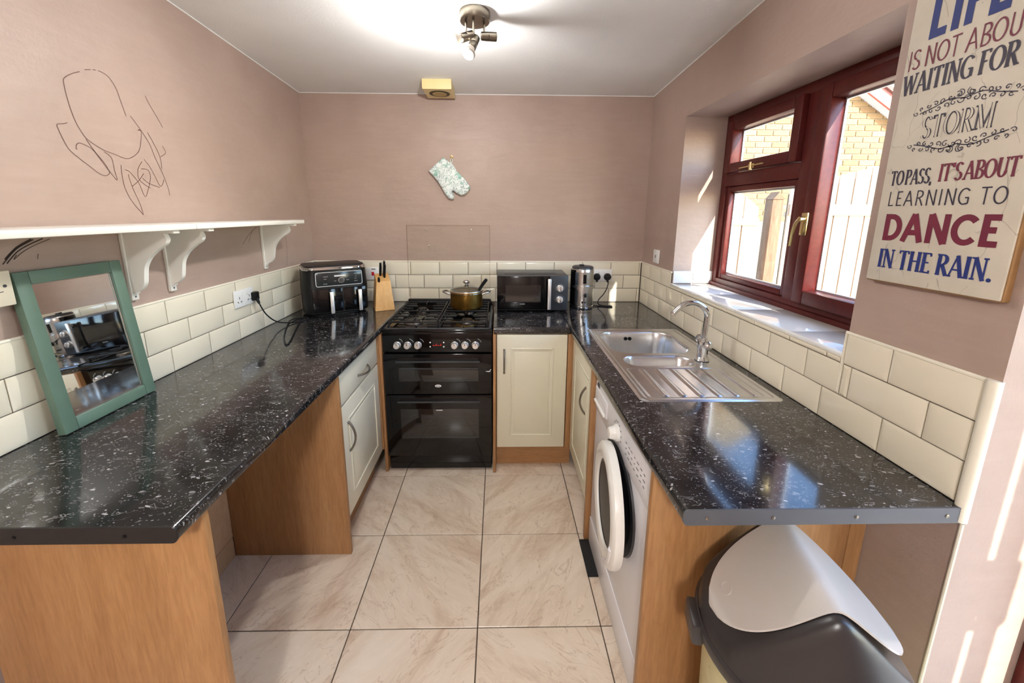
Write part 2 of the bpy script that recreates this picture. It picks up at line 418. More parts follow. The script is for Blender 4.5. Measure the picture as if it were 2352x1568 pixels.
# ================================================================== STRUCTURE
fl = B(XL-.2, XR+.3, YF-.1, YB+.2, -.12, -.006).build('floor', 'grout', kind='structure')
def floor_tile_mesh(w, d): return MB().box(-w/2, w/2, -d/2, d/2, -.006, 0, bev=.0012, seg=1)
fx = [-1.485, -1.022, -.549, -.076, .387, .85, 1.313]; fy = [2.90, 2.476, 2.046, 1.616, 1.186, .756, .326, -.104, -.534, -.964, -1.394, -1.824, -2.254]
for i in range(len(fx)-1):
    for j in range(len(fy)-1):
        x0, x1, y1, y0 = max(fx[i], XL), min(fx[i+1], XR), min(fy[j], YB), fy[j+1]
        w, d = x1-x0-.0042, y1-y0-.0042
        place(cached(('floor_tile', round(w, 3), round(d, 3)), lambda: floor_tile_mesh(w, d), 'marbled_floor_tile'), 'floor_tile', ((x0+x1)/2, (y0+y1)/2, 0), fl)

c = MB()
c.prism([(YF-.2, ceil_z(YF-.2)), (YB+.2, ceil_z(YB+.2)), (YB+.2, 2.75), (YF-.2, 2.75)], 'x', XL-.2, XR+.3)
c.build('ceiling', 'ceiling_paint', kind='structure')
wall_left = B(XL-.2, XL, YF-.2, YB+.2, -.1, 2.6).build('wall_left', 'mauve_paint', kind='structure')
wall_back = B(XL, XR, YB, YB+.2, -.1, 2.6).build('wall_back', 'mauve_paint', kind='structure')
B(XL, XR+.3, YF-.2, YF, -.1, 2.6).build('wall_front', 'mauve_paint', kind='structure')
# right wall with a window opening and a door opening
XO = 1.345
WY0, WY1, WZ0, WZ1 = 1.075, 2.25, 1.105, 2.046
DY0, DY1, DZ1 = -.03, .722, 2.08
r = MB()
r.box(XR, XO, WY1, YB+.2, -.1, 2.6)
r.box(XR, XO, WY0, WY1, -.1, WZ0)
r.box(XR, XO, WY0, WY1, WZ1, 2.6)
r.box(XR, XO, DY1, WY0, -.1, 2.6)
r.box(XR, XO, DY0, DY1, DZ1, 2.6)
r.box(XR, XO, YF-.2, DY0, -.1, 2.6)
wall_right = r.build('wall_right', 'mauve_paint', kind='structure')

def caulk(name, pts): MB().tube(pts, .0032, 8).build(name, 'ceiling_paint', kind='structure')
cz = ceil_z(YB)-.001
caulk('trim_4', [(XL+.001, YB-.001, cz), (XR-.001, YB-.001, cz)])
caulk('trim_5', [(XL+.001, YF+.01, ceil_z(YF)-.001), (XL+.001, YB-.001, cz)])
caulk('trim_6', [(XR-.001, YF+.01, ceil_z(YF)-.001), (XR-.001, YB-.001, cz)])
# ---- splashback tiles (each one a part of its wall)
GAP = .0032; TP = .008
def wall_tile(w, h, bx=.012):
    m = MB(); bx = min(bx, w*.3, h*.3)
    o = [(-w/2, -h/2), (w/2, -h/2), (w/2, h/2), (-w/2, h/2)]; i = [(-w/2+bx, -h/2+bx), (w/2-bx, -h/2+bx), (w/2-bx, h/2-bx), (-w/2+bx, h/2-bx)]
    a = [m.bm.verts.new((p[0], 0, p[1])) for p in o]; b = [m.bm.verts.new((p[0], -TP*.55, p[1])) for p in o]; cc = [m.bm.verts.new((p[0], -TP, p[1])) for p in i]
    m.bridge(a, b); m.bridge(b, cc); m.bm.faces.new(cc); return m
ROWS = [(ZW+.001, .993), (.993, 1.0895), (1.0895, ZT-.004)]
def tile_row(wall, side, row, joints, z1=None):
    z0, zz = ROWS[row]; z1 = zz if z1 is None else z1
    for a, b in zip(joints[:-1], joints[1:]):
        w, h = abs(b-a)-GAP, z1-z0-GAP
        if w < .008: continue
        me = cached(('tile', round(w, 4), round(h, 4)), lambda: wall_tile(w, h), 'cream_tile', smooth=20)
        c_ = (a+b)/2; zc = (z0+z1)/2
        if side == 'back': place(me, 'tile', (c_, YB-.002, zc), wall)
        elif side == 'left': place(me, 'tile', (XL+.002, c_, zc), wall, (0, 0, PI/2))
        else: place(me, 'tile', (XR-.002, c_, zc), wall, (0, 0, -PI/2))
T = .2038
def cuts(lo, hi, ref):
    k0 = math.ceil((lo-ref)/T + 1e-6); js = [lo]; x = ref + k0*T
    while x < hi-.004: js.append(x); x += T
    return js + [hi]
B(XL, XL+.003, .72, YB-.004, ZW-.04, ZT-.004).build('grout', 'grout', wall_left)
for rw, ref in ((0, 1.486), (1, 1.486+T/2), (2, 1.491)): tile_row(wall_left, 'left', rw, cuts(.72, YB-.012, ref))
B(XL+.004, XR-.004, YB-.003, YB, ZW-.04, ZT-.004).build('grout', 'grout', wall_back)
for rw, ref in ((0, -.02), (1, -.02+T/2), (2, -.012)): tile_row(wall_back, 'back', rw, cuts(XL+.009, XR-.009, ref))
g = MB(); g.box(XR-.003, XR, DY1+.02, YB-.004, ZW-.04, 1.094); g.box(XR-.003, XR, WY1, YB-.004, 1.094, ZT-.004); g.box(XR-.003, XR, DY1+.02, WY0, 1.094, ZT-.004)
g.build('grout', 'grout', wall_right)
NE = DY1+.022
tile_row(wall_right, 'right', 0, [NE, .745, .93, 1.128, 1.29, 1.475, 1.675, 1.865, 2.05, 2.22, 2.40, 2.58, YB-.012])
tile_row(wall_right, 'right', 1, [NE, .835, 1.04, 1.068, 1.203, 1.381, 1.573, 1.775, 1.954, 2.108, 2.30, 2.49, 2.66, YB-.012])
tile_row(wall_right, 'right', 2, [WY1+.004, 2.40, 2.58, YB-.012])
tile_row(wall_right, 'right', 2, [NE, .742, .937, WY0-.004])
tile_row(wall_right, 'right', 2, [WY0+.004, 1.13, 1.287, 1.479, 1.671, 1.845, 2.03, WY1-.004], z1=1.108)
def bead(pts, parent): MB().tube(pts, .0052, 8).build('tile_trim', 'trim_bead', parent)
bead([(XL+.004, .72, ZT-.003), (XL+.004, YB-.006, ZT-.003)], wall_left)
bead([(XL+.006, YB-.004, ZT-.003), (XR-.006, YB-.004, ZT-.003)], wall_back)
bead([(XR-.004, YB-.006, ZT-.003), (XR-.004, WY1, ZT-.003)], wall_right)
bead([(XR-.004, WY0, 1.0), (XR-.004, WY0, ZT-.003), (XR-.004, DY1+.012, ZT-.003)], wall_right)
MB().tube([(XR-.002, DY1+.010, ZT+.002), (XR-.002, DY1+.010, ZW-.036)], .0125, 14).build('tile_trim', 'trim_bead', wall_right)
MB().tube([(XR, DY1+.004, ZW-.04), (XR, DY1+.004, .01)], .004, 8).build('corner_bead', 'trim_bead', wall_right)

# ---- tiled window sill
sill = B(XR-.004, 1.29, WY0, WY1, WZ0-.01, WZ0+.004).build('trim_1', 'grout', kind='structure')
sy = [WY0, 1.30, 1.62, 1.94, WY1]
for a, b in zip(sy[:-1], sy[1:]):
    w = b-a-.003
    me = cached(('sill_tile', round(w, 3)), lambda: MB().box(-.128, .128, -w/2, w/2, 0, .010, bev=.003), 'sill_tile')
    place(me, 'sill_tile', (1.145, (a+b)/2, WZ0+.003), sill)
MB().tube([(XR-.002, WY0, WZ0+.006), (XR-.002, WY1, WZ0+.006)], .009, 10).build('sill_nosing', 'trim_bead', sill)
me = cached(('reveal_tile', 1), lambda: MB().box(-.058, .058, -.004, .004, -.036, .036, bev=.003), 'sill_tile')
for x in (1.088, 1.207): place(me, 'reveal_tile', (x, WY1-.005, WZ0+.052), sill)

# ================================================================== LIGHTS OF THE ROOM (ceiling spot, added fill pendant)
def make_ceiling_spot():
    cx, cy = -.100, 1.79; zc = ceil_z(cy)
    t = thing('ceiling_spotlight', 'nickel three-arm ceiling spotlight with one bulb lit', 'light', (cx, cy, zc))
    MB().lathe([(.056, .004), (.0635, .002), (.0635, -.030), (.060, -.036), (.045, -.037)], (cx, cy, zc), n=40).build('ceiling_rose', 'lamp_metal', t)
    def arm(dx, dy, length, hp, hd, bulb, lit):
        top = Vector((cx+dx, cy+dy, zc-.034)); bot = top + Vector((0, 0, -length))
        MB().tube([top, bot], .0045, 10).cyl(bot+Vector((0, 0, -.006)), bot+Vector((0, 0, .006)), .007).build('arm', 'lamp_metal', t)
        hp = Vector(hp); hd = Vector(hd).normalized()
        h = MB().tube([bot, hp], .004, 8)
        h.lathe([(.010, -.032), (.0165, -.028), (.0175, -.002), (.0175, .004), (.0165, .006), (.0175, .008), (.0175, .034), (.015, .036)], hp, hd, 24)
        head = h.build('lamp_head', 'lamp_metal', t)
        if bulb:
            MB().lathe([(.014, .030), (.0155, .040), (.022, .056), (.0265, .066), (.0265, .070), (.0235, .071)], hp, hd, 28).build('bulb', 'bulb_grey', t)
            MB().lathe([(.0245, .0712), (.0235, .0745), (.012, .077), (.001, .0775)], hp, hd, 28).build('bulb_face', 'bulb_lit' if lit else 'bulb_grey', t)
        return hp + hd*.10
    lp = arm(-.036, -.01, .050, (cx-.028, cy-.03, zc-.10), (-.80, -.45, -.42), True, True)
    arm(-.004, -.03, .085, (cx-.002, cy-.035, zc-.125), (-.30, -.55, -.85), True, False)
    arm(.038, .0, .055, (cx+.055, cy+.0, zc-.088), (1, .1, 0.0), False, False)
    ld = bpy.data.lights.new('bulb_light', 'POINT'); ld.energy = 11; ld.shadow_soft_size = .026; ld.color = (1.0, .99, .975)
    lo = bpy.data.objects.new('bulb_light', ld); C.objects.link(lo); lo.location = lp + Vector((0, 0, -.04))
    sd = bpy.data.lights.new('bulb_beam', 'SPOT'); sd.energy = 16; sd.spot_size = math.radians(120); sd.spot_blend = 1.0; sd.shadow_soft_size = .026; sd.color = (1.0, .995, .985)
    so = bpy.data.objects.new('bulb_beam', sd); C.objects.link(so); so.location = lp
    so.rotation_euler = Vector((-.62, -.62, -.48)).to_track_quat('-Z', 'Y').to_euler()
make_ceiling_spot()
def make_fill_pendant():
    # unseen pendant added behind the photographer as fill light
    x, y = -.15, -1.25; zc = ceil_z(y)
    t = thing('fill_pendant', 'white drum pendant added behind the photographer as fill light', 'light', (x, y, zc))
    MB().lathe([(.05, 0), (.05, -.02), (.01, -.03)], (x, y, zc)).build('ceiling_rose', 'white_gloss', t)
    MB().tube([(x, y, zc-.02), (x, y, zc-.26)], .004, 8).build('cord', 'white_gloss', t)
    MB().lathe([(.19, -.26), (.19, -.46), (.188, -.46), (.188, -.26)], (x, y, zc), n=40, close=True).build('lamp_shade', 'shelf_white', t)
    ld = bpy.data.lights.new('fill_light', 'POINT'); ld.energy = 60; ld.shadow_soft_size = .12; ld.color = (1.0, .99, .975)
    lo = bpy.data.objects.new('fill_light', ld); C.objects.link(lo); lo.location = (x, y, zc-.42)
make_fill_pendant()

# ================================================================== WINDOW
def frame_rect(m, x0, x1, y0, y1, z0, z1, w, bev=.004):
    m.box(x0, x1, y0, y0+w, z0, z1, bev); m.box(x0, x1, y1-w, y1, z0, z1, bev)
    m.box(x0, x1, y0+w, y1-w, z0, z0+w, bev); m.box(x0, x1, y0+w, y1-w, z1-w, z1, bev)
    return m
win = bpy.data.objects.new('window_1', None); C.objects.link(win); win.location = (1.30, 1.66, WZ0); win['kind'] = 'structure'
WM[win.name] = Matrix.Translation((1.30, 1.66, WZ0))
zb, zt = WZ0+.012, WZ1
f = MB(); frame_rect(f, 1.258, 1.325, WY0, WY1, zb, zt, .046)
f.box(1.258, 1.325, 1.592, 1.668, zb+.04, zt-.04, .004)
f.box(1.258, 1.325, 1.660, WY1-.04, 1.672, 1.738, .004)
f.box(1.244, 1.262, WY0, WY1, zb-.004, zb+.020, .004)
f.build('window_frame', 'mahogany', win)
def pane(parent, y0, y1, z0, z1, x):
    B(x-.002, x+.002, y0-.004, y1+.004, z0-.004, z1+.004).build('pane', 'window_glass', parent, smooth=0)
    frame_rect(MB(), x+.006, x+.014, y0-.002, y1+.002, z0-.002, z1+.002, .010, 0).build('spacer_bar', 'spacer_silver', parent, smooth=0)
b = MB(); frame_rect(b, 1.268, 1.300, 1.668, 2.204, zb+.046, 1.672, .030, .006)
fx_ = b.build('glazing_bead', 'mahogany', win); pane(fx_, 1.694, 2.174, zb+.076, 1.642, 1.290)
b = MB(); frame_rect(b, 1.236, 1.300, 1.672, 2.196, 1.742, 2.006, .048, .006)
fan = b.build('fanlight_sash', 'mahogany', win); pane(fan, 1.718, 2.148, 1.788, 1.960, 1.285)
b = MB(); frame_rect(b, 1.236, 1.300, 1.118, 1.586, zb+.046, 2.006, .056, .006)
cas = b.build('casement_sash', 'mahogany', win); pane(cas, 1.172, 1.532, zb+.100, 1.952, 1.285)
# brass handle of the casement and stay of the fanlight
h = MB(); h.box(1.226, 1.238, 1.548, 1.580, 1.44, 1.53, .003); h.cyl((1.238, 1.562, 1.505), (1.205, 1.562, 1.505), .010)
h.tube(smooth_path([(1.210, 1.562, 1.508), (1.207, 1.578, 1.488), (1.206, 1.588, 1.455), (1.207, 1.592, 1.425), (1.208, 1.595, 1.395)]), .0065, 10)
h.build('window_handle', 'gold_metal', cas)
h = MB(); h.box(1.228, 1.238, 1.93, 1.975, 1.744, 1.766, .003); h.tube([(1.226, 2.04, 1.752), (1.226, 1.86, 1.757)], .004, 8); h.cyl((1.226, 1.95, 1.735), (1.226, 1.95, 1.772), .007)
h.build('window_stay', 'gold_metal', fan)

# ---- glazed side door in the right wall, only its far edge is in the picture
door = bpy.data.objects.new('door_1', None); C.objects.link(door); door.location = (1.29, .46, 0); door['kind'] = 'structure'
WM[door.name] = Matrix.Translation((1.29, .46, 0))
f = MB(); f.box(1.245, 1.32, DY1-.055, DY1, 0, DZ1, .004); f.box(1.245, 1.32, DY0, DY1-.055, DZ1-.055, DZ1, .004); f.box(1.245, 1.32, DY0, DY0+.03, 0, DZ1-.055, .004)
f.build('door_frame', 'mahogany', door)
l = MB(); l.box(1.262, 1.305, DY0+.032, .075, .02, DZ1-.058, .004); l.box(1.262, 1.305, .625, DY1-.058, .02, DZ1-.058, .004); l.box(1.262, 1.305, .075, .625, .02, .16, .004); l.box(1.262, 1.305, .075, .625, DZ1-.15, DZ1-.058, .004)
leaf = l.build('door_leaf', 'mahogany', door)
B(1.278, 1.282, .071, .63, .15, DZ1-.145).build('pane', 'window_glass', leaf, smooth=0)
h = MB(); h.box(1.25, 1.264, .02, .05, .98, 1.14, .003); h.tube([(1.25, .035, 1.08), (1.215, .035, 1.08), (1.212, .15, 1.08)], .009, 10); h.build('door_handle', 'gold_metal', leaf)

# ================================================================== OUTSIDE
pat = B(1.345, 7.5, -1.5, 5.6, -.16, -.05).build('ground', 'patio', kind='structure')
B(1.345, 1.645, -.4, 3.0, 2.66, 2.76, .004).build('trim_3', 'soffit_white', kind='structure')
dp = thing('rain_downpipe', 'white plastic rainwater downpipe outside beside the glazed door', 'pipe', (1.4045, -.08, -.05))
MB().lathe([(.0275, -.05), (.0275, 2.5)], (1.4045, -.08, 0), n=20).build('pipe', 'white_gloss', dp)
MB().lathe([(.0275, 1.10), (.040, 1.105), (.040, 1.255), (.0275, 1.26)], (1.4045, -.08, 0), n=20).build('pipe_socket', 'white_gloss', dp)
B(1.3455, 1.40, -.12, -.04, 1.105, 1.255, .003).build('pipe_clip', 'white_gloss', dp)
# fence panel and gate facing the photographer
FY = 3.7
def board_poly(m, x0, x1, z0, za, zb_, y0, y1):
    m.prism([(x0, z0), (x1, z0), (x1, zb_), (x0, za)], 'y', y0, y1)
fence = thing('garden_fence', 'pale timber board fence with stepped sloping top seen through right window pane', 'fence', (3.2, FY, -.05))
def ftop(x): return 1.80 + (x-2.85)*.245
x = 2.74
while x < 3.9:
    m = MB(); board_poly(m, x, x+.136, -.03, ftop(x), ftop(x+.136), FY, FY+.018); m.build('board', 'fence_wood', fence, smooth=0); x += .150
for z, hh in ((1.50, .05), (.75, .06), (.15, .06)): B(2.74, 3.9, FY+.031, FY+.06, z, z+hh).build('rail', 'fence_wood', fence, smooth=0)
B(2.74, 3.9, FY-.022, FY, 1.515, 1.62, .004).build('rail', 'fence_wood', fence, smooth=0)
m = MB(); m.prism([(2.74, 0), (3.93, 0), (3.93, ftop(3.93)-.06), (2.74, ftop(2.74)-.06)], 'y', FY+.0185, FY+.030); m.build('gap_shade_board', 'fence_shadow_wood', fence, smooth=0)  # dark sheet added behind the boards, painting the gaps as shadow lines
gate = thing('garden_gate', 'pale timber garden gate with curved top seen through lower left window pane', 'gate', (2.1, FY, -.05))
x = 1.42
while x < 2.46:
    m = MB(); za, zb_ = [1.80 - .30*abs((q-1.95)/.6)**2 for q in (x, x+.14)]; board_poly(m, x, x+.136, 0, za, zb_, FY, FY+.018); m.build('board', 'fence_wood', gate, smooth=0); x += .150
B(1.42, 2.46, FY+.0185, FY+.030, .02, 1.50).build('gap_shade_board', 'fence_shadow_wood', gate, smooth=0)  # same added dark sheet, shade colour for the gate's gaps
for z in (1.42, .45): B(1.42, 2.46, FY-.022, FY, z, z+.07, .004).build('rail', 'fence_wood', gate, smooth=0)
p_ = thing('gate_post', 'weathered brown timber gate post between gate and fence', 'post', (2.60, FY, -.05))
m = MB(); m.box(2.54, 2.645, FY-.06, FY+.05, -.05, 1.66, .008); m.build('post', 'old_post_wood', p_); m = MB(); m.prism([(2.535, 1.66), (2.65, 1.66), (2.592, 1.73)], 'y', FY-.065, FY+.055); m.build('post_cap', 'old_post_wood', p_, smooth=0)
# neighbour's gable of buff brick
HY = 5.45
house = thing('neighbour_house', 'buff brick gable wall of neighbouring house beyond the fence', 'house', (4.3, HY, -.05))

bme = cached(('brick', 1), lambda: MB().box(-.1075, .1075, 0, .05, -.0325, .0325, bev=.002, seg=1), 'buff_brick', smooth=0)
hme = cached(('brick', 2), lambda: MB().box(-.05, .05, 0, .05, -.0325, .0325, bev=.002, seg=1), 'buff_brick', smooth=0)
def verge(x): return 3.22 - (x-4.50)*.62            # underside of the barge board
m = MB(); m.prism([(2.6, -.05), (7.2, -.05), (7.2, verge(7.2)+.1), (3.6, verge(3.6)+.1), (2.6, verge(3.6)-.52)], 'y', HY+.012, HY+.4); m.build('gable_wall', 'mortar', house, smooth=0)
k = 0
for row in range(24):
    z = 1.47 + row*.075
    x = 3.12 + (.1125 if row % 2 else 0)
    if row % 2: place(hme, 'brick', (3.117, HY, z), house)
    while x < 5.42:
        if z + .03 < verge(x) + .05 and k < 300: place(bme, 'brick', (x + .1125 - (.0 if row % 2 else 0), HY, z), house); k += 1
        x += .225
m = MB(); m.prism([(4.0, verge(4.0)), (6.6, verge(6.6)), (6.6, verge(6.6)+.17), (4.0, verge(4.0)+.17)], 'y', HY-.16, HY-.13); m.build('barge_board', 'barge_paint', house, smooth=0)
m = MB(); m.prism([(4.0, verge(4.0)+.01), (6.6, verge(6.6)+.01), (6.6, verge(6.6)+.05), (4.0, verge(4.0)+.05)], 'y', HY-.13, HY+.02); m.build('soffit', 'soffit_white', house, smooth=0)
m = MB(); m.prism([(4.0, verge(4.0)+.17), (6.6, verge(6.6)+.17), (6.6, verge(6.6)+.22), (4.0, verge(4.0)+.22)], 'y', HY-.20, HY+.4); m.build('roof_edge', 'roof_tile', house, smooth=0)

# ================================================================== WORKTOPS
TH = .038
def round_profile(front, back, sgn):
    # cross-section with rounded front nose, going (x, z)
    r_ = .012; z1, z0 = ZW, ZW-TH
    pts = [(back, z0), (front + sgn*r_, z0)]
    pts += [(front + sgn*r_ - sgn*r_*math.sin(math.radians(a)), z0 + r_ - r_*math.cos(math.radians(a))) for a in range(0, 91, 15)][1:]
    pts += [(front + sgn*r_ - sgn*r_*math.cos(math.radians(a)), z1 - r_ + r_*math.sin(math.radians(a))) for a in range(0, 91, 15)]
    pts += [(back, z1)]
    return pts
FL, FR, FB = -.656, .4025, 2.092
LY0, RY0 = .697, .7296
wt = thing('worktop', 'black speckled worktop along the left wall under the shelf', 'worktop', (-.98, 1.7, ZW-TH))
MB().prism(round_profile(FL, XL+.004, -1), 'y', LY0, YB-.004).build('slab', 'speckled_worktop', wt)
e = MB(); e.prism([(a, b) for a, b in round_profile(FL+.001, XL+.006, -1)], 'y', LY0-.004, LY0); ec = e.build('end_cap', 'endcap_black', wt)
for x in (-1.18, -.98, -.76): MB().lathe([(.004, 0), (.004, .0015), (.001, .002)], (x, LY0-.004, ZW-.021), (0, -1, 0), 12).build('screw', 'black_satin', ec)
wt = thing('worktop', 'black speckled worktop piece behind the microwave beside cooker', 'worktop', (.19, 2.42, ZW-TH))
m = MB(); m.prism([(y, z) for y, z in round_profile(FB, YB-.004, 1)], 'x', -.026, FR-.002); m.build('slab', 'speckled_worktop', wt)
B(FR-.002, FR+.001, FB+.004, YB-.004, ZW-TH, ZW+.0012).build('joint_strip', 'black_satin', wt, smooth=0)
wt = thing('worktop', 'black speckled worktop along the right wall holding the sink', 'worktop', (.72, 1.7, ZW-TH))
HX0, HX1, HY0, HY1 = .512, .962, 1.240, 2.037
m = MB(); r_ = .012
m.prism(round_profile(FR+.001, HX0, 1), 'y', RY0, YB-.004)
m.box(HX0, XR-.004, RY0, HY0, ZW-TH, ZW); m.box(HX0, XR-.004, HY1, YB-.004, ZW-TH, ZW); m.box(HX1, XR-.004, HY0, HY1, ZW-TH, ZW)
m.build('slab', 'speckled_worktop', wt)
e = MB(); e.prism(round_profile(FR, XR-.002, 1), 'y', RY0-.004, RY0); ec = e.build('end_cap', 'endcap_grey', wt)
for x in (.455, .60, .785, .988): MB().lathe([(.0045, 0), (.0045, .0012), (.002, .002)], (x, RY0-.004, ZW-.02), (0, -1, 0), 14).build('screw', 'satin_nickel', ec)

# ================================================================== SINK AND TAP
SX0, SX1, SY0, SY1 = .487, .987, 1.215, 2.062
def rrect(x, y, x0, x1, y0, y1, r):
    cx, cy = (x0+x1)/2, (y0+y1)/2; qx = abs(x-cx)-(x1-x0)/2+r; qy = abs(y-cy)-(y1-y0)/2+r
    return math.hypot(max(qx, 0), max(qy, 0)) + min(max(qx, qy), 0) - r
def sm(a, b, x):
    t = min(1, max(0, (x-a)/(b-a))); return t*t*(3-2*t)
def sink_z(x, y):
    z = ZW + .0045
    do = rrect(x, y, SX0, SX1, SY0, SY1, .03)
    z -= .0042 * sm(-.010, 0, do)
    z -= .0035 * sm(-.020, -.028, do)                      # inside the raised rim
    d1 = rrect(x, y, .540, .905, 1.690, 2.010, .075); d2 = rrect(x, y, .555, .850, 1.535, 1.650, .055)
    for d, dep in ((d1, .150), (d2, .056)):
        z -= dep * sm(.006, -.030, d) - .002*sm(-.030, -.09, d)
    if y < 1.52:
        dd = rrect(x, y, .525, .945, 1.245, 1.515, .02)
        if dd < 0:
            z -= .003*sm(0, -.012, dd)
            u = (x-.525)/.42*6.5; fr = abs((u % 1)-.5)
            if rrect(x, y, .535, .935, 1.262, 1.500, .01) < 0: z += .0038*sm(.30, .42, .5-fr if False else fr)
    return z
sk = thing('kitchen_sink', 'stainless steel one and a half bowl sink with ribbed drainer', 'sink', (.737, 1.64, ZW))
m = MB(); nx, ny = 150, 250; V = []
for j in range(ny+1):
    y = SY0 + (SY1-SY0)*j/ny; V.append([m.bm.verts.new((SX0+(SX1-SX0)*i/nx, y, sink_z(SX0+(SX1-SX0)*i/nx, y))) for i in range(nx+1)])
for j in range(ny):
    for i in range(nx):
        cx, cy = SX0+(SX1-SX0)*(i+.5)/nx, SY0+(SY1-SY0)*(j+.5)/ny
        if rrect(cx, cy, SX0, SX1, SY0, SY1, .03) < .001: m.bm.faces.new((V[j][i], V[j][i+1], V[j+1][i+1], V[j+1][i]))
bmesh.ops.delete(m.bm, geom=[v for v in m.bm.verts if not v.link_faces], context='VERTS')
m.build('basin_top', 'sink_steel', sk, smooth=180)
for x, y, z in ((.722, 1.85, ZW-.147), (.70, 1.592, ZW-.054)):
    MB().lathe([(.038, 0), (.036, .004), (.020, .002), (.018, -.004)], (x, y, z), n=28).build('waste_strainer', 'chrome', sk)
for q in (-.011, .011): MB().lathe([(.010, 0), (.010, .002), (.006, .003)], (.700+q, 2.003, ZW-.035), (0, -1, 0), 16).build('overflow_hole', 'black_satin', sk)

tp = thing('mixer_tap', 'chrome swan-neck mixer tap with two crosshead handles', 'tap', (.893, 1.60, ZW+.001))
tx, ty = .893, 1.60
MB().lathe([(.030, .001), (.031, .004), (.027, .010), (.022, .016), (.021, .040), (.024, .055), (.026, .070), (.022, .085), (.016, .094), (.013, .10)], (tx, ty, ZW+.002), n=30).build('tap_body', 'chrome', tp)
path = [(tx, ty, .985), (tx+.002, ty, 1.04), (tx+.004, ty, 1.085)] + [(tx-.068+.072*math.cos(math.radians(a)), ty, 1.085+.066*math.sin(math.radians(a))) for a in range(12, 150, 12)] + [(.752, ty, 1.108), (.747, ty, 1.098)]
MB().tube(smooth_path(path, 3), [.0115]*(3*(len(path)-1)+1), 16).build('spout', 'chrome', tp)
for sy_, nm in ((1, 'far'), (-1, 'near')):
    q0 = Vector((tx, ty, ZW+.062)); q1 = q0 + Vector((.006*sy_, .036*sy_, .016)); ax = (q1-q0).normalized()
    hd = MB().tube([q0, q1], .011, 14); hd.lathe([(.014, 0), (.019, .004), (.020, .018), (.016, .026), (.008, .030)], q1, ax, 8)
    hd.build('tap_handle', 'chrome', tp)

# ================================================================== CABINETS AND PANELS
def slab_door(parent, name, plane, pos, a0, a1, z0, z1, panel=True, mat='cabinet_cream'):
    """front lying in plane x=pos ('+x'/'-x' facing) or y=pos facing -y; a = other horizontal axis"""
    m = MB()
    def bx(d0, d1, p0, p1, q0, q1, bev=0.0, mm=m):
        if plane == '-y': mm.box(p0, p1, pos-d1, pos-d0, q0, q1, bev)
        elif plane == '+x': mm.box(pos+d0, pos+d1, p0, p1, q0, q1, bev)
        else: mm.box(pos-d1, pos-d0, p0, p1, q0, q1, bev)
    bx(-.018, 0, a0, a1, z0, z1, .0055)
    d = m.build(name, mat, parent)
    if panel:
        w = .078; pa0, pa1, pz0, pz1 = a0+w, a1-w, z0+w, z1-w
        f = MB(); b = .009
        for r4 in ((pa0, pa0+b, pz0, pz1), (pa1-b, pa1, pz0, pz1), (pa0, pa1, pz0, pz0+b), (pa0, pa1, pz1-b, pz1)): bx(-.002, .0042, *r4, bev=.0028, mm=f)
        f.build('panel_moulding', mat, d)
        f = MB(); bx(-.002, .0022, pa0+.022, pa1-.022, pz0+.022, pz1-.022, .002, mm=f); f.build('raised_panel', mat, d)
    return d
def bow_handle(parent, p0, p1, out, r=.0052, bulge=.03):
    p0, p1, out = Vector(p0), Vector(p1), Vector(out); pts = []
    for i in range(17):
        t = i/16; pts.append(p0.lerp(p1, t) + out*(bulge*math.sin(PI*t)**.75))
    rr = [r*(1.25 if i in (0, 16) else 1.0) for i in range(17)]
    MB().tube(pts, rr, 10).build('handle', 'satin_nickel', parent)

ZC = ZW-TH-.001                                     # underside of the worktops
cab = thing('base_cabinet', 'cream base cabinet with one drawer above a door left of cooker', 'cabinet', (-.98, 1.82, 0))
B(-1.17, -.697, 1.532, 2.076, .15, ZC, .001).build('carcass', 'oak_laminate', cab)
B(-1.17, -.735, 1.532, 2.076, .001, .148).build('plinth', 'oak_laminate_flat', cab)
d = slab_door(cab, 'drawer', '+x', -.676, 1.545, 2.068, .698, .838, panel=False); bow_handle(d, (-.676, 1.765, .752), (-.676, 1.900, .752), (1, 0, -.15))
d = slab_door(cab, 'door', '+x', -.676, 1.545, 2.068, .155, .690); bow_handle(d, (-.676, 1.612, .455), (-.676, 1.612, .600), (1, 0, 0))
pn = thing('end_panel', 'tall oak laminate panel beside the cream drawer cabinet', 'panel', (-.92, 1.52, 0))
B(-1.181, -.664, 1.511, 1.530, .001, ZC, .001).build('panel', 'oak_laminate', pn)
pn = thing('end_panel', 'wide oak laminate panel closing the near end of left worktop', 'panel', (-.93, .78, 0))
B(-1.205, -.664, .770, .789, .001, ZC, .001).build('panel', 'oak_laminate', pn)
bxg = B(XL, -1.183, .93, YB-.6, .10, ZC-.001).build('trim_2', 'pink_board', kind='structure')
B(XL, -1.181, .93, 1.509, 0, .098, .002).build('baseboard_left', 'pink_board', kind='structure')
ps = thing('corner_post', 'slim oak filler post between drawer cabinet and cooker', 'post', (-.672, 2.09, .15))
B(-.695, -.672, 2.078, 2.102, .152, ZC, .001).build('post', 'oak_laminate', ps)
pn = thing('end_panel', 'narrow oak panel on the left side of black cooker', 'panel', (-.66, 2.3, 0))
B(-.671, -.655, 2.085, 2.70, .001, ZC, .001).build('panel', 'oak_laminate', pn)
pn = thing('end_panel', 'narrow oak panel on the right side of black cooker', 'panel', (-.02, 2.3, 0))
B(-.030, -.014, 2.070, 2.70, .001, ZC, .001).build('panel', 'oak_laminate', pn)
cab = thing('base_cabinet', 'cream single-door base cabinet below the microwave', 'cabinet', (.19, 2.4, 0))
B(-.012, .44, 2.112, 2.70, .15, ZC, .001).build('carcass', 'oak_laminate', cab)
B(-.012, .44, 2.155, 2.175, .001, .148).build('plinth', 'oak_laminate_flat', cab)
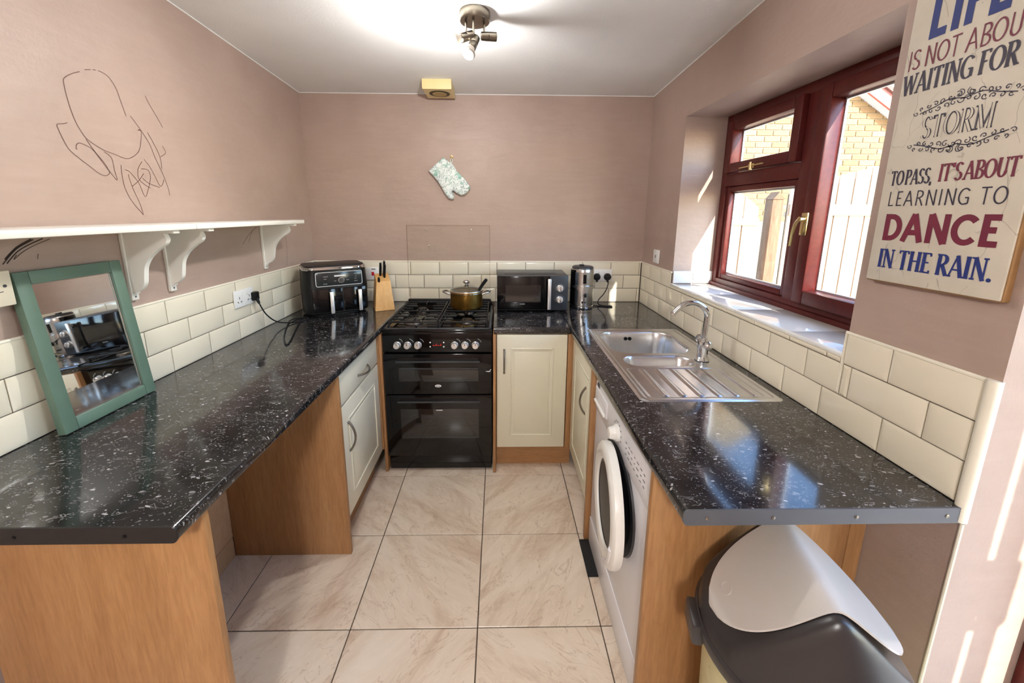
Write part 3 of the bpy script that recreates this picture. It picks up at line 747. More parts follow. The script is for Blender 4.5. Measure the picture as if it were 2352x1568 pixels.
d = slab_door(cab, 'door', '-y', 2.093, -.009, .392, .152, .850); bow_handle(d, (.033, 2.093, .622), (.033, 2.093, .765), (0, -1, 0), bulge=.026)
ps = thing('corner_post', 'oak filler post in the corner between the two right cabinets', 'post', (.41, 2.09, .15))
B(.395, .425, 2.086, 2.110, .152, ZC, .001).build('post', 'oak_laminate', ps)
cab = thing('base_cabinet', 'cream single-door base cabinet under the sink', 'cabinet', (.72, 1.85, 0))
MB().box(.441, 1.02, 1.602, 1.62, .15, .80).box(.441, 1.02, 2.09, 2.108, .15, ZC).box(.441, 1.02, 1.602, 2.108, .15, .168).build('carcass', 'oak_laminate', cab, smooth=0)
B(.475, .493, 1.602, 2.15, .001, .148).build('plinth', 'oak_laminate_flat', cab)
d = slab_door(cab, 'door', '-x', .422, 1.603, 2.078, .152, .846); bow_handle(d, (.422, 1.725, .568), (.422, 1.725, .708), (-1, 0, 0))
pn = thing('end_panel', 'oak panel between sink cabinet and washing machine', 'panel', (.7, 1.58, 0))
B(.408, .535, 1.575, 1.600, .001, ZC, .001).build('panel', 'oak_laminate', pn)
pn = thing('end_panel', 'wide oak panel behind the bin beside washing machine', 'panel', (.7, .91, 0))
B(.411, .966, .905, .924, .001, ZC, .001).build('panel', 'oak_laminate', pn)
pn = thing('support_batten', 'oak batten fixed to the right wall under worktop end', 'batten', (1.0, .93, 0))
B(.982, 1.026, .918, .956, .001, ZC, .001).build('batten', 'oak_laminate', pn)

# ================================================================== COOKER
CX0, CX1, CY0, CY1 = -.650, -.034, 2.088, 2.705
ck = thing('gas_cooker', 'black freestanding double oven gas cooker with silver knobs', 'cooker', ((CX0+CX1)/2, 2.4, 0))
B(CX0+.004, CX1-.004, CY0+.03, CY1, .02, .868, .002).build('body', 'black_satin', ck)
B(CX0+.006, CX1-.006, CY0+.012, CY0+.05, .012, .107, .002).build('plinth', 'black_gloss', ck)
hb = MB(); hb.box(CX0, CX1, CY0-.004, CY1, .866, .884, .006); hob = hb.build('hob_top', 'black_gloss', ck)
fr = MB(); rw = .016
for q in ((CX0+.006, CX1-.006, CY0+.004, CY0+.004+rw), (CX0+.006, CX0+.006+rw, CY0+.004, CY1-.06), (CX1-.006-rw, CX1-.006, CY0+.004, CY1-.06)): fr.box(*q, .882, .889, .003)
fr.build('hob_rim', 'charcoal_metal', hob)
m = MB(); m.box(CX0+.02, CX1-.02, CY1-.045, CY1-.02, .885, .930, .004); m.box(CX0+.01, CX0+.05, CY1-.05, CY1-.012, .882, .914, .004); m.box(CX1-.05, CX1-.01, CY1-.05, CY1-.012, .882, .914, .004)
m.build('rear_upstand', 'black_satin', ck)
# burners
for bx_, by_, br in ((-.50, 2.215, .055), (-.185, 2.225, .045), (-.50, 2.50, .040), (-.19, 2.48, .040)):
    b = MB().lathe([(br, .884), (br, .892), (br*.9, .896), (br*.75, .896)], (bx_, by_, 0), n=32); bo = b.build('burner', 'satin_nickel', ck)
    MB().lathe([(br*.72, .894), (br*.74, .902), (br*.68, .906), (.002, .907)], (bx_, by_, 0), n=28).build('burner_cap', 'cast_iron', bo)
# pan supports: two cast-iron grids
def pan_support(x0, x1):
    g = MB(); y0, y1 = CY0+.035, CY1-.075; zt_ = .922; b = .008
    g.box(x0, x1, y0, y0+b, zt_-.012, zt_, .002); g.box(x0, x1, y1-b, y1, zt_-.012, zt_, .002)
    g.box(x0, x0+b, y0, y1, zt_-.012, zt_, .002); g.box(x1-b, x1, y0, y1, zt_-.012, zt_, .002)
    cx = (x0+x1)/2
    for k in range(1, 8):
        y = y0 + (y1-y0)*k/8
        if k in (2, 6): g.box(x0, cx-.05, y-.004, y+.004, zt_-.010, zt_+.002, .002); g.box(cx+.05, x1, y-.004, y+.004, zt_-.010, zt_+.002, .002)
        elif k == 4: g.box(x0, x1, y-.004, y+.004, zt_-.010, zt_, .002)
        else: g.box(x0, x0+.075, y-.004, y+.004, zt_-.010, zt_, .002); g.box(x1-.075, x1, y-.004, y+.004, zt_-.010, zt_, .002)
    for a0, a1 in ((y0, y0+.075), (y0+.19, y1-.19), (y1-.075, y1)): g.box(cx-.004, cx+.004, a0, a1, zt_-.010, zt_+.002, .002)
    for xx in (x0+.004, x1-.004):
        for yy in (y0+.004, y1-.004): g.cyl((xx, yy, .884), (xx, yy, zt_-.008), .006, n=10)
    return g.build('pan_support', 'cast_iron', ck)
pan_support(CX0+.028, -.345); pan_support(-.337, CX1-.028)
# control panel
cp = B(CX0+.001, CX1-.001, CY0, CY0+.04, .748, .866, .004).build('control_panel', 'black_gloss', ck)
for kx in (-.567, -.509, -.451, -.246, -.188, -.129):
    kb = MB().lathe([(.021, 0), (.0205, .004), (.0185, .006), (.0175, .022), (.0150, .0255), (.001, .026)], (kx, CY0, .793), (0, -1, 0), 28).build('knob', 'handle_silver', cp)
    B(kx-.0015, kx+.0015, CY0-.0272, CY0-.026, .796, .808).build('pointer', 'black_satin', kb, smooth=0)
    m = MB(); m.ribbon(arc(kx+.004, .800, .030, 20, 75, 6), .004, 'xz', CY0-.0006); m.build('dial_mark', 'print_grey', cp, smooth=0)
for qx in (-.383, -.307):
    for qz in (.783, .808): MB().lathe([(.0045, 0), (.004, .0015), (.001, .002)], (qx, CY0, qz), (0, -1, 0), 12).build('button', 'print_white', cp)
m = MB()
for i, dx in enumerate((-.364, -.352, -.338, -.326)): m.box(dx-.004, dx+.004, CY0-.0008, CY0, .790, .7925); m.box(dx+.003, dx+.0045, CY0-.0008, CY0, .790, .802) if i % 2 else None
m.build('clock_display', 'display_red', cp, smooth=0)
# oven doors
def oven_door(z0, z1, slot, winz, tall):
    d = B(CX0+.003, CX1-.003, CY0-.012, CY0+.028, z0, z1, .004).build('oven_door', 'black_gloss', ck)
    m = MB(); m.prism([(-.572, slot[0]), (-.112, slot[0]), (-.124, slot[1]), (-.560, slot[1])], 'y', CY0-.0135, CY0-.0118); m.build('grip_recess', 'black_satin', d, smooth=0)
    B(-.578, -.106, CY0-.020, CY0-.011, slot[0]-.012, slot[0]-.003, .002).build('grip_lip', 'charcoal_metal', d)
    B(-.563, -.113, CY0-.0142, CY0-.0118, winz[0], winz[1], .001).build('oven_window', 'oven_glass', d)
    m = MB(); m.box(-.545, -.114, CY0-.0152, CY0-.0140, winz[0]+.008, winz[0]+.0115)
    if not tall: m.box(-.553, -.114, CY0-.0152, CY0-.0140, winz[1]-.010, winz[1]-.004)
    m.build('rack_edge', 'panel_grey' if not tall else 'charcoal_metal', d, smooth=0)
    return d
d1 = oven_door(.502, .744, (.706, .722), (.580, .664), False)
d2 = oven_door(.110, .496, (.462, .480), (.226, .411), True)
m = MB(); m.prism(arc(-.343, .553, .018, 0, 348, 29, .0075), 'y', CY0-.0142, CY0-.012); bd = m.build('badge', 'print_white', d1, smooth=0)
m = MB()
for i in range(5): m.box(-.355+i*.005, -.352+i*.005, CY0-.0148, CY0-.0141, .550, .5555)
m.build('badge_lettering', 'black_satin', bd, smooth=0)
m = MB(); m.ribbon([(-.066, .640), (-.052, .638), (-.046, .650), (-.040, .652)], .003, 'xz', CY0-.0128); m.ribbon([(-.072, .641), (-.044, .641)], .003, 'xz', CY0-.0127); m.build('door_mark', 'print_white', d1, smooth=0)
B(-.358, -.322, CY0-.0152, CY0-.0140, .402, .406).build('window_mark', 'print_white', d2, smooth=0)

# ================================================================== WASHING MACHINE
WX = .428
wm = thing('washing_machine', 'white front-loading washing machine with its porthole door ajar', 'washing machine', (.72, 1.245, 0))
B(WX, .975, .930, 1.562, .012, .828, .006).build('body', 'appliance_white', wm)
B(WX-.006, WX+.01, .934, 1.558, .695, .828, .006).build('control_fascia', 'appliance_white', wm)
B(WX-.004, WX+.01, .934, 1.558, .016, .150, .004).build('kick_plate', 'appliance_white', wm)
dw = B(WX-.012, WX, 1.375, 1.545, .735, .805, .006).build('detergent_drawer', 'appliance_white', wm); B(WX-.020, WX-.010, 1.385, 1.535, .738, .750, .004).build('drawer_grip', 'white_gloss', dw)
B(WX-.0075, WX-.0055, 1.50, 1.53, .806, .824).build('badge', 'print_dark', wm, smooth=0)
kb = MB().lathe([(.030, 0), (.029, .008), (.024, .012), (.021, .028), (.017, .032), (.001, .033)], (WX-.006, 1.245, .762), (-1, 0, 0), 32).build('programme_knob', 'white_gloss', wm)
m = MB()
for i in range(9):
    a = math.radians(-20+i*27); m.box(WX-.0072, WX-.006, 1.245+.042*math.cos(a)-.004, 1.245+.042*math.cos(a)+.004, .762+.040*math.sin(a)-.001, .762+.040*math.sin(a)+.001)
for i in range(7):
    for j in range(3): m.box(WX-.0072, WX-.006, 1.145-i*.027+rnd.uniform(-.003, .003), 1.145-i*.027+.016*rnd.uniform(.5, 1.1), .742+j*.02, .7435+j*.02)
m.build('printed_legend', 'print_dark', wm, smooth=0, kind='stuff')
gy, gz = 1.225, .530
gs = MB().lathe([(.190, -.001), (.187, .006), (.165, .008), (.148, -.004), (.128, -.016), (.126, -.02)], (WX-.001, gy, gz), (-1, 0, 0), 56).build('door_gasket', 'rubber_dark', wm)
hin = Vector((WX-.012, 1.405, gz)); th = math.radians(6)
rc = Vector((.380, 1.190, gz+.002)); ax = Vector((-math.cos(th), math.sin(th), 0)); 
dr = MB().lathe([(.198, -.020), (.201, -.008), (.199, .006), (.190, .014), (.165, .017), (.146, .012), (.138, .002), (.138, -.012), (.150, -.020)], rc, ax, 64, close=True).build('porthole_door', 'white_gloss', wm)
MB().lathe([(.140, .004), (.132, .006), (.126, .002)], rc, ax, 48).build('seal_ring', 'black_satin', dr)
MB().lathe([(.130, .003), (.118, -.006), (.100, -.014), (.06, -.022), (.004, -.026)], rc, ax, 48).build('porthole_glass', 'black_gloss', dr)
e1 = Vector((-math.sin(th), -math.cos(th), 0))
MB().tube([rc + ax*.012 + e1*(.176*math.cos(math.radians(a))) + Vector((0, 0, .176*math.sin(math.radians(a)))) for a in range(-58, -2, 7)], .010, 8).build('door_grip', 'appliance_white', dr)
B(hin.x-.012, hin.x+.01, 1.385, 1.415, gz-.04, gz+.04, .003).build('hinge', 'appliance_white', wm)
mt = thing('floor_mat', 'small black rubber mat on the floor below washing machine', 'mat', (.42, 1.48, 0)); B(.383, .56, 1.384, 1.572, .0005, .010, .002).build('mat', 'mat_black', mt)
# ================================================================== ON THE WORKTOPS
def rot_box(m, c, sx, sy, sz, rotm, bev=0.0):
    r = bmesh.ops.create_cube(m.bm, size=1.0, matrix=Matrix.Translation(c) @ rotm.to_4x4() @ Matrix.Diagonal((sx, sy, sz, 1)))
    if bev: bmesh.ops.bevel(m.bm, geom=list({e for v in r['verts'] for e in v.link_edges}), offset=bev, segments=2, affect='EDGES', profile=.5)
def rr_loop(w, d, r, n=6):
    pts = []
    for cx, cy, a in ((w/2-r, d/2-r, 0), (-w/2+r, d/2-r, 90), (-w/2+r, -d/2+r, 180), (w/2-r, -d/2+r, 270)): pts += arc(cx, cy, r, a, a+90, n)
    return pts
def loft(m, layers):
    """layers: (w, d, r, z, dy)"""
    prev = None
    for w, d, r, z, dy in layers:
        cur = [m.bm.verts.new((x, y+dy, z)) for x, y in rr_loop(w, d, r)]
        if prev: m.bridge(prev, cur)
        else: m.bm.faces.new(list(reversed(cur)))
        prev = cur
    m.bm.faces.new(prev); return m
ZS = ZW + .0005
# ---- air fryer (local frame: front = -y)
fa = math.radians(32); fw, fd = .375, .255
af = thing('air_fryer', 'black dual-drawer air fryer with silver handles in the left corner', 'air fryer', (-1.056, 2.474, ZS), (0, 0, fa))
loft(MB(), [(fw-.03, fd-.03, .05, .012, 0), (fw-.004, fd-.004, .06, .02, 0), (fw, fd, .06, .175, 0), (fw-.002, fd-.002, .06, .18, 0), (fw-.008, fd-.010, .06, .285, .004)]).build('body', 'black_satin', af, local=True)
loft(MB(), [(fw-.006, fd-.008, .06, .2852, .004), (fw-.004, fd-.006, .06, .289, .004), (fw-.010, fd-.012, .058, .301, .005), (fw-.022, fd-.024, .054, .304, .005)]).build('chrome_band', 'chrome', af, local=True)
loft(MB(), [(fw-.026, fd-.028, .05, .303, .005), (fw-.03, fd-.032, .05, .310, .005), (fw-.07, fd-.07, .04, .313, .005)]).build('lid_top', 'black_satin', af, local=True)
loft(MB(), [(fw-.08, fd-.08, .04, 0, 0), (fw-.08, fd-.08, .04, .013, 0)]).build('foot_base', 'black_plastic', af, local=True)
fy_ = -fd/2
for sx in (-1, 1):
    x0, x1 = (-.145, .026) if sx < 0 else (.030, .165)
    d = B(x0, x1, fy_-.004, fy_+.02, .025, .172, .005).build('drawer', 'black_gloss' if sx > 0 else 'black_gloss', af, local=True)
    hx = -.042 if sx < 0 else .122
    h = MB(); h.box(hx-.011, hx+.011, fy_-.040, fy_-.030, .022, .158, .004); h.box(hx-.007, hx+.007, fy_-.032, fy_-.002, .135, .152, .002)
    h.build('handle', 'handle_silver', d, local=True)
B(-.12, .145, fy_-.004, fy_+.012, .188, .272, .004).build('control_panel', 'screen_grey', af, local=True)
def rect_ribbon(m, x0, x1, z0, z1, r, w, y):
    pts = arc(x1-r, z1-r, r, 0, 90, 4) + arc(x0+r, z1-r, r, 90, 180, 4) + arc(x0+r, z0+r, r, 180, 270, 4) + arc(x1-r, z0+r, r, 270, 360, 4); pts.append(pts[0])
    return m.ribbon(pts, w, 'xz', y)
yy = fy_-.0046
rect_ribbon(MB(), -.120, .145, .188, .272, .010, .0030, yy).build('panel_outline', 'print_white', af, local=True, smooth=0)
m = MB(); m.box(-.016, .048, yy-.0004, yy, .243, .252); m.build('display_bar', 'print_white', af, local=True, smooth=0)
MB().lathe([(.019, 0), (.019, .006), (.016, .009), (.0155, .009)], (.022, fy_-.004, .220), (0, -1, 0), 30).build('dial_ring', 'brushed_steel', af, local=True)
MB().lathe([(.0150, .008), (.0140, .013), (.001, .014)], (.022, fy_-.004, .220), (0, -1, 0), 30).build('dial', 'charcoal_metal', af, local=True)
m = MB(); m.box(.002, .026, yy-.0006, yy, .267, .277); m.build('badge', 'print_grey', af, local=True, smooth=0)
m = MB()
for x, z, w in ((-.078, .244, .026), (-.076, .230, .016), (-.080, .200, .022), (-.018, .215, .012), (.052, .217, .016), (.100, .252, .018), (.104, .236, .010), (.100, .222, .012), (.098, .206, .020)): m.box(x, x+w, yy-.0003, yy, z, z+.004); 
m.build('printed_icons', 'print_grey', af, local=True, smooth=0, kind='stuff')
# cord and plug of the air fryer
cord = smooth_path([(-1.288, 2.012, 1.090), (-1.262, 2.012, 1.060), (-1.245, 2.04, .985), (-1.225, 2.10, .925), (-1.185, 2.17, .900), (-1.15, 2.21, .8975), (-1.13, 2.25, .8970), (-1.155, 2.29, .8970), (-1.20, 2.28, .8970), (-1.215, 2.22, .9005), (-1.195, 2.15, .8975), (-1.10, 1.93, .8970), (-1.02, 1.80, .8970), (-1.03, 1.86, .8970), (-1.10, 2.05, .8970), (-1.17, 2.26, .8970), (-1.17, 2.33, .8975)], 6)
MB().tube(cord, .0033, 8).build('power_cord', 'black_plastic', af)
m = MB(); m.box(-1.289, -1.262, 1.990, 2.034, 1.068, 1.112, .006); m.cyl((-1.266, 2.012, 1.075), (-1.256, 2.012, 1.050), .009, .006); m.build('plug', 'black_plastic', af)

# ---- knife block
kbk = thing('knife_block', 'light beech knife block with black handled knives', 'knife block', (-.758, 2.535, ZS), (0, 0, math.radians(24)))
m = MB(); a = [(-.068, -.065), (.056, -.065), (.056, .085), (-.068, .085)]
lo = [m.bm.verts.new((x, y, 0)) for x, y in a]; up = [m.bm.verts.new(p) for p in ((-.046, -.018, .186), (.042, -.018, .186), (.042, .070, .228), (-.046, .070, .228))]
m.bridge(lo, up); m.bm.faces.new(list(reversed(lo))); m.bm.faces.new(up)
bmesh.ops.bevel(m.bm, geom=list(m.bm.edges), offset=.003, segments=2, affect='EDGES', profile=.5)
m.build('block', 'pale_wood', kbk, local=True)
nrm = Vector((0, -.47, .88)).normalized(); R_ = nrm.to_track_quat('Z', 'Y').to_matrix()
for x, y, z, L in ((.012, .030, .204, .105), (.012, .052, .216, .112), (-.012, .050, .215, .10), (-.030, -.004, .176, .040)):
    m = MB(); rot_box(m, Vector((x, y, z)) + nrm*(L/2), .013, .022, L, R_, .004); kn = m.build('knife_handle', 'black_plastic', kbk, local=True)
    m = MB(); rot_box(m, Vector((x, y, z)) + nrm*.002, .010, .02, .010, R_, .001); m.build('bolster', 'brushed_steel', kn, local=True)

# ---- saucepan with spoon
PX, PY, PZ = -.205, 2.445, .9246
pan = thing('cooking_pot', 'brass coloured cooking pot with glass lid on the back hob ring', 'pot', (PX, PY, PZ))
MB().lathe([(.088, 0), (.096, .003), (.102, .014), (.103, .10), (.106, .108), (.108, .111), (.105, .112), (.101, .108), (.099, .016), (.09, .006)], (PX, PY, PZ), n=56).build('pot_body', 'brass_pan', pan)
MB().lathe([(.109, .1005), (.1095, .1045), (.107, .106), (.104, .1005)], (PX, PY, PZ), n=48, close=True).build('rim_band', 'chrome', pan)
for s_ in (-1, 1):
    MB().tube(smooth_path([(PX+s_*.100, PY-.040, PZ+.093), (PX+s_*.128, PY-.036, PZ+.101), (PX+s_*.146, PY-.020, PZ+.105), (PX+s_*.150, PY, PZ+.106), (PX+s_*.146, PY+.020, PZ+.105), (PX+s_*.128, PY+.036, PZ+.101), (PX+s_*.100, PY+.040, PZ+.093)], 4), .0052, 10).build('side_handle', 'brushed_steel', pan)
lid = MB().lathe([(.105, .112), (.104, .116), (.099, .117), (.094, .1165), (.095, .1125)], (PX, PY, PZ), n=48, close=True).build('lid_rim', 'brushed_steel', pan)
MB().lathe([(.099, .1165), (.080, .127), (.055, .135), (.03, .139), (.004, .140)], (PX, PY, PZ), n=48).build('lid_glass', 'lid_glass', lid)
MB().lathe([(.016, .139), (.017, .143), (.009, .147), (.009, .153), (.020, .160), (.022, .167), (.018, .173), (.010, .176), (.001, .177)], (PX, PY, PZ), n=28).build('lid_knob', 'brushed_steel', lid)
sp = thing('serving_spoon', 'black handled spoon resting in the cooking pot', 'spoon', (PX+.07, PY-.02, PZ+.02))
MB().tube([(PX+.055, PY-.02, PZ+.02), (PX+.072, PY-.022, PZ+.085), (PX+.088, PY-.03, PZ+.125)], .004, 8).build('spoon_stem', 'brushed_steel', sp)
MB().tube(smooth_path([(PX+.082, PY-.030, PZ+.118), (PX+.100, PY-.033, PZ+.148), (PX+.120, PY-.036, PZ+.176), (PX+.132, PY-.038, PZ+.190)], 4), [.008, .009, .0098, .0102, .0105, .0108, .011, .011, .011, .011, .0105, .0095, .0075], 12).build('spoon_handle', 'black_plastic', sp)

# ---- microwave
MX0, MX1, MY0, MY1, MZ0, MZ1 = -.010, .448, 2.440, 2.715, ZS+.012, 1.132
mw = thing('microwave', 'dark grey microwave oven with black glass door and two dials', 'microwave', ((MX0+MX1)/2, 2.58, ZS))
B(MX0, MX1, MY0+.012, MY1, MZ0, MZ1, .004).build('case', 'charcoal_metal', mw)
m = MB(); m.box(MX0+.05, MX1-.07, MY0+.06, MY1-.05, MZ1-.001, MZ1+.002, .0008); m.build('top_emboss', 'charcoal_metal', mw)
B(MX0+.001, MX1-.001, MY0, MY0+.014, MZ0, MZ1, .003).build('front_panel', 'panel_grey', mw)
d = B(MX0+.003, .332, MY0-.006, MY0+.004, MZ0+.006, MZ1-.004, .002).build('door', 'black_gloss', mw)
B(.045, .270, MY0-.0072, MY0-.0058, MZ0+.055, MZ1-.060).build('window', 'oven_glass', d, smooth=0)
m = MB(); m.box(.135, .170, MY0-.0070, MY0-.0058, MZ0+.040, MZ0+.046); m.build('badge', 'print_grey', d, smooth=0)
m = MB(); m.box(.312, .334, MY0-.036, MY0-.024, MZ0+.012, MZ1-.016, .004); m.box(.316, .330, MY0-.026, MY0-.004, MZ0+.02, MZ0+.04, .002); m.box(.316, .330, MY0-.026, MY0-.004, MZ1-.045, MZ1-.025, .002); m.build('handle', 'handle_silver', d)
for z in (1.050, .976):
    kb = MB().lathe([(.023, 0), (.022, .004), (.0195, .006), (.0185, .020), (.016, .023), (.001, .0235)], (.394, MY0, z), (0, -1, 0), 32).build('dial', 'handle_silver', mw)
    B(.389, .399, MY0-.0255, MY0-.022, z-.014, z+.014, .001).build('dial_grip', 'chrome', kb)
    m = MB(); m.ribbon(arc(.394, z, .029, -30, 210, 14), .0016, 'xz', MY0-.0004); m.build('dial_mark', 'print_grey', mw, smooth=0)
for x in (MX0+.05, MX1-.05):
    for y in (MY0+.04, MY1-.04): MB().lathe([(.012, 0), (.014, .013)], (x, y, ZS), n=14).build('foot', 'black_plastic', mw)

# ---- kettle
KX, KY = .566, 2.580
kt = thing('kettle', 'tall brushed steel electric kettle with pointed spout beside the microwave', 'kettle', (KX, KY, ZS))
MB().lathe([(.078, .002), (.080, .008), (.080, .018), (.076, .022)], (KX, KY, ZS), n=48).build('power_base', 'chrome', kt)
MB().lathe([(.077, .023), (.0775, .03), (.077, .16), (.0745, .262), (.072, .268)], (KX, KY, ZS), n=56).build('kettle_body', 'brushed_steel', kt)
m = MB().lathe([(.072, .268), (.070, .279), (.062, .284), (.002, .286)], (KX, KY, ZS), n=48); m.build('lid', 'charcoal_metal', kt)
B(KX-.024, KX+.008, KY-.01, KY+.01, ZS+.285, ZS+.294, .003).build('lid_tab', 'black_plastic', kt)
def cyl_patch(r, a0, a1, z0f, z1f, n=14, thick=.004):
    m = MB(); A = []; Bv = []
    for i in range(n+1):
        a = math.radians(a0+(a1-a0)*i/n); t = i/n
        A.append([m.bm.verts.new((KX+(r+k)*math.cos(a), KY+(r+k)*math.sin(a), ZS+z0f(t))) for k in (-.003, thick)])
        Bv.append([m.bm.verts.new((KX+(r+k)*math.cos(a), KY+(r+k)*math.sin(a), ZS+z1f(t))) for k in (-.003, thick)])
    for i in range(n):
        m.bm.faces.new((A[i][1], A[i+1][1], Bv[i+1][1], Bv[i][1])); m.bm.faces.new((A[i][0], A[i][1], Bv[i][1], Bv[i][0])) if i == 0 else None
        m.bm.faces.new((A[i][0], A[i+1][0], A[i+1][1], A[i][1])); m.bm.faces.new((Bv[i][0], Bv[i+1][0], Bv[i+1][1], Bv[i][1]))
    return m
vee = lambda t: .158 - .052*(1-abs(2*t-1))
cyl_patch(.0765, 215, 325, vee, lambda t: .158 + .001, 22, .016).build('spout_wedge', 'brushed_steel', kt)
cyl_patch(.0765, 215, 325, lambda t: .159, lambda t: .250, 22, .0016).build('upper_shell', 'brushed_steel', kt)
cyl_patch(.0765, 262, 278, lambda t: .175, lambda t: .235, 4, .0030).build('water_window', 'black_gloss', kt)
m = MB(); m.tube(smooth_path([(KX+.004, KY-.082, ZS+.118), (KX+.005, KY-.092, ZS+.104), (KX+.006, KY-.090, ZS+.088)], 4), .007, 10); m.build('spout_tip', 'black_plastic', kt)
cyl_patch(.0765, 150, 222, lambda t: .024, lambda t: .262, 12, .0025).build('dark_back', 'black_gloss', kt)
m = MB(); m.lathe([(.007, 0), (.007, .003), (.003, .004)], (KX-.010, KY-.0765, ZS+.050), (0, -1, 0), 16); m.lathe([(.005, 0), (.005, .003), (.002, .004)], (KX+.008, KY-.0765, ZS+.049), (0, -1, 0), 16); m.build('switch', 'black_plastic', kt)
MB().tube(smooth_path([(.776, 2.700, 1.062), (.775, 2.690, 1.040), (.765, 2.685, 1.000), (.742, 2.680, .960), (.705, 2.66, .925), (.700, 2.63, .900), (.74, 2.60, .8975), (.776, 2.60, .8975), (.772, 2.572, .8975), (.72, 2.59, .8975), (.68, 2.60, .8975), (.645, 2.60, .900)], 5), .0034, 8).build('power_cord', 'black_plastic', kt)
def bs_plug(x, z, parent):
    m = MB(); m.lathe([(.025, 0), (.026, .006), (.024, .020), (.019, .028), (.001, .030)], (x, YB-.0195, z), (0, -1, 0), 24); m.cyl((x, YB-.034, z-.012), (x, YB-.036, z-.036), .009, .006); m.build('plug', 'black_plastic', parent)
bs_plug(.776, 1.080, kt)
mwp = bs_plug(.700, 1.080, mw)

# ================================================================== SOCKETS AND SWITCHES
def face_plate(m, wall, c, z, w, h, t, bev=.004):
    if wall == 'back': m.box(c-w/2, c+w/2, YB-.0098-t, YB-.0098, z-h/2, z+h/2, bev)
    elif wall == 'left': m.box(XL+.0102, XL+.0102+t, c-w/2, c+w/2, z-h/2, z+h/2, bev)
    else: m.box(XR-t, XR-.0003, c-w/2, c+w/2, z-h/2, z+h/2, bev)
    return m
def wall_bit(wall, off, c, z, w, h, t, mat, name, parent, bev=.001):
    m = MB()
    if wall == 'back': m.box(c-w/2, c+w/2, YB-off-t, YB-off, z-h/2, z+h/2, bev)
    elif wall == 'left': m.box(XL+off, XL+off+t, c-w/2, c+w/2, z-h/2, z+h/2, bev)
    else: m.box(XR-off-t, XR-off, c-w/2, c+w/2, z-h/2, z+h/2, bev)
    return m.build(name, mat, parent)
def double_socket(wall, c, z, label):
    loc = (c, YB-.012, z) if wall == 'back' else (XL+.012, c, z)
    s = thing('wall_socket', label, 'socket', loc, group='double wall sockets')
    face_plate(MB(), wall, c, z, .146, .086, .009).build('faceplate', 'socket_white', s)
    for q in (-.038, .038):
        wall_bit(wall, .0188, c+q*.55, z+.022, .012, .020, .003, 'white_gloss', 'rocker', s)
        for dx, dz, w, h in ((0, .004, .005, .009), (-.011, -.016, .008, .005), (.011, -.016, .008, .005)): wall_bit(wall, .0186, c+q+dx, z+dz, w, h, .0006, 'black_satin', 'pin_hole', s, 0)
    return s
double_socket('left', 1.938, 1.098, 'white double socket on the left wall with one black plug')
double_socket('back', .738, 1.090, 'white double socket on the back wall behind the kettle')
s = thing('cooker_switch', 'white cooker switch with red rocker beside the air fryer', 'switch', (-.89, YB-.012, 1.098))
face_plate(MB(), 'back', -.890, 1.098, .088, .088, .011).build('faceplate', 'socket_white', s)
wall_bit('back', .0206, -.885, 1.098, .018, .026, .004, 'red_plastic', 'rocker', s)
wall_bit('back', .0206, -.880, 1.130, .028, .006, .001, 'print_dark', 'label_strip', s, 0)
s = thing('light_switch', 'small white single plate on the right wall near the corner', 'switch', (XR, 2.495, 1.252))
face_plate(MB(), 'right', 2.495, 1.252, .086, .086, .010).build('faceplate', 'socket_white', s)
wall_bit('right', .0098, 2.495, 1.252, .012, .018, .003, 'print_grey', 'rocker', s)
s = thing('surface_switch_box', 'ivory surface mounted switch box on the left wall by mirror', 'switch', (XL, .975, 1.326))
B(XL, XL+.032, .871, 1.013, 1.282, 1.370, .003).build('back_box', 'switch_ivory', s)
B(XL+.032, XL+.040, .870, 1.014, 1.281, 1.371, .003).build('faceplate', 'switch_ivory', s)
MB().lathe([(.004, 0), (.004, .0012), (.002, .0015)], (XL+.0398, .997, 1.333), (1, 0, 0), 14).build('screw', 'print_dark', s)
m = MB(); m.ribbon([(.970, 1.322), (.974, 1.317), (.992, 1.319)], .002, 'yz', XL+.0404); m.build('pen_mark', 'print_dark', s, smooth=0)

# ================================================================== LEFT WALL: SHELF, MIRROR, PEN MARKS
SF = -1.099; SZ0, SZ1 = 1.4585, 1.4785
for y0, y1, lb in ((.35, 1.4535, 'near white shelf board on brackets above the mirror'), (1.4545, 2.253, 'far white shelf board above the left double socket')):
    s = thing('wall_shelf', lb, 'shelf', (XL, (y0+y1)/2, SZ0), group='white wall shelf boards'); B(XL+.001, SF, y0, y1, SZ0, SZ1, .003).build('board', 'shelf_white', s)
def bracket(y, label):
    s = thing('shelf_bracket', label, 'bracket', (XL, y, 1.215), group='white shaped shelf brackets')
    x0 = XL+.0115; zt_ = SZ0-.0105
    cv = [Vector((XL+.150, zt_)), Vector((XL+.158, zt_-.020)), Vector((XL+.150, zt_-.038)), Vector((XL+.125, zt_-.055)), Vector((XL+.092, zt_-.082)), Vector((XL+.070, zt_-.115)), Vector((XL+.062, zt_-.150)), Vector((XL+.056, zt_-.178)), Vector((XL+.040, zt_-.198)), Vector((XL+.024, zt_-.206)), Vector((XL+.022, zt_-.212))]
    pts = [(x0, zt_)] + [tuple(v) for v in smooth_path(cv, 4)] + [(x0, zt_-.212)]
    m = MB(); m.prism(pts, 'y', y-.009, y+.009); m.build('web', 'shelf_white', s, smooth=50)
    B(XL+.0005, XL+.012, y-.014, y+.014, 1.212, SZ0-.001, .002).build('wall_batten', 'shelf_white', s)
    B(XL+.0125, XL+.190, y-.014, y+.014, SZ0-.0115, SZ0-.0005, .002).build('shelf_batten', 'shelf_white', s)
    MB().lathe([(.003, 0), (.003, .001), (.001, .0012)], (XL+.012, y, 1.224), (1, 0, 0), 12).build('screw', 'print_dark', s)
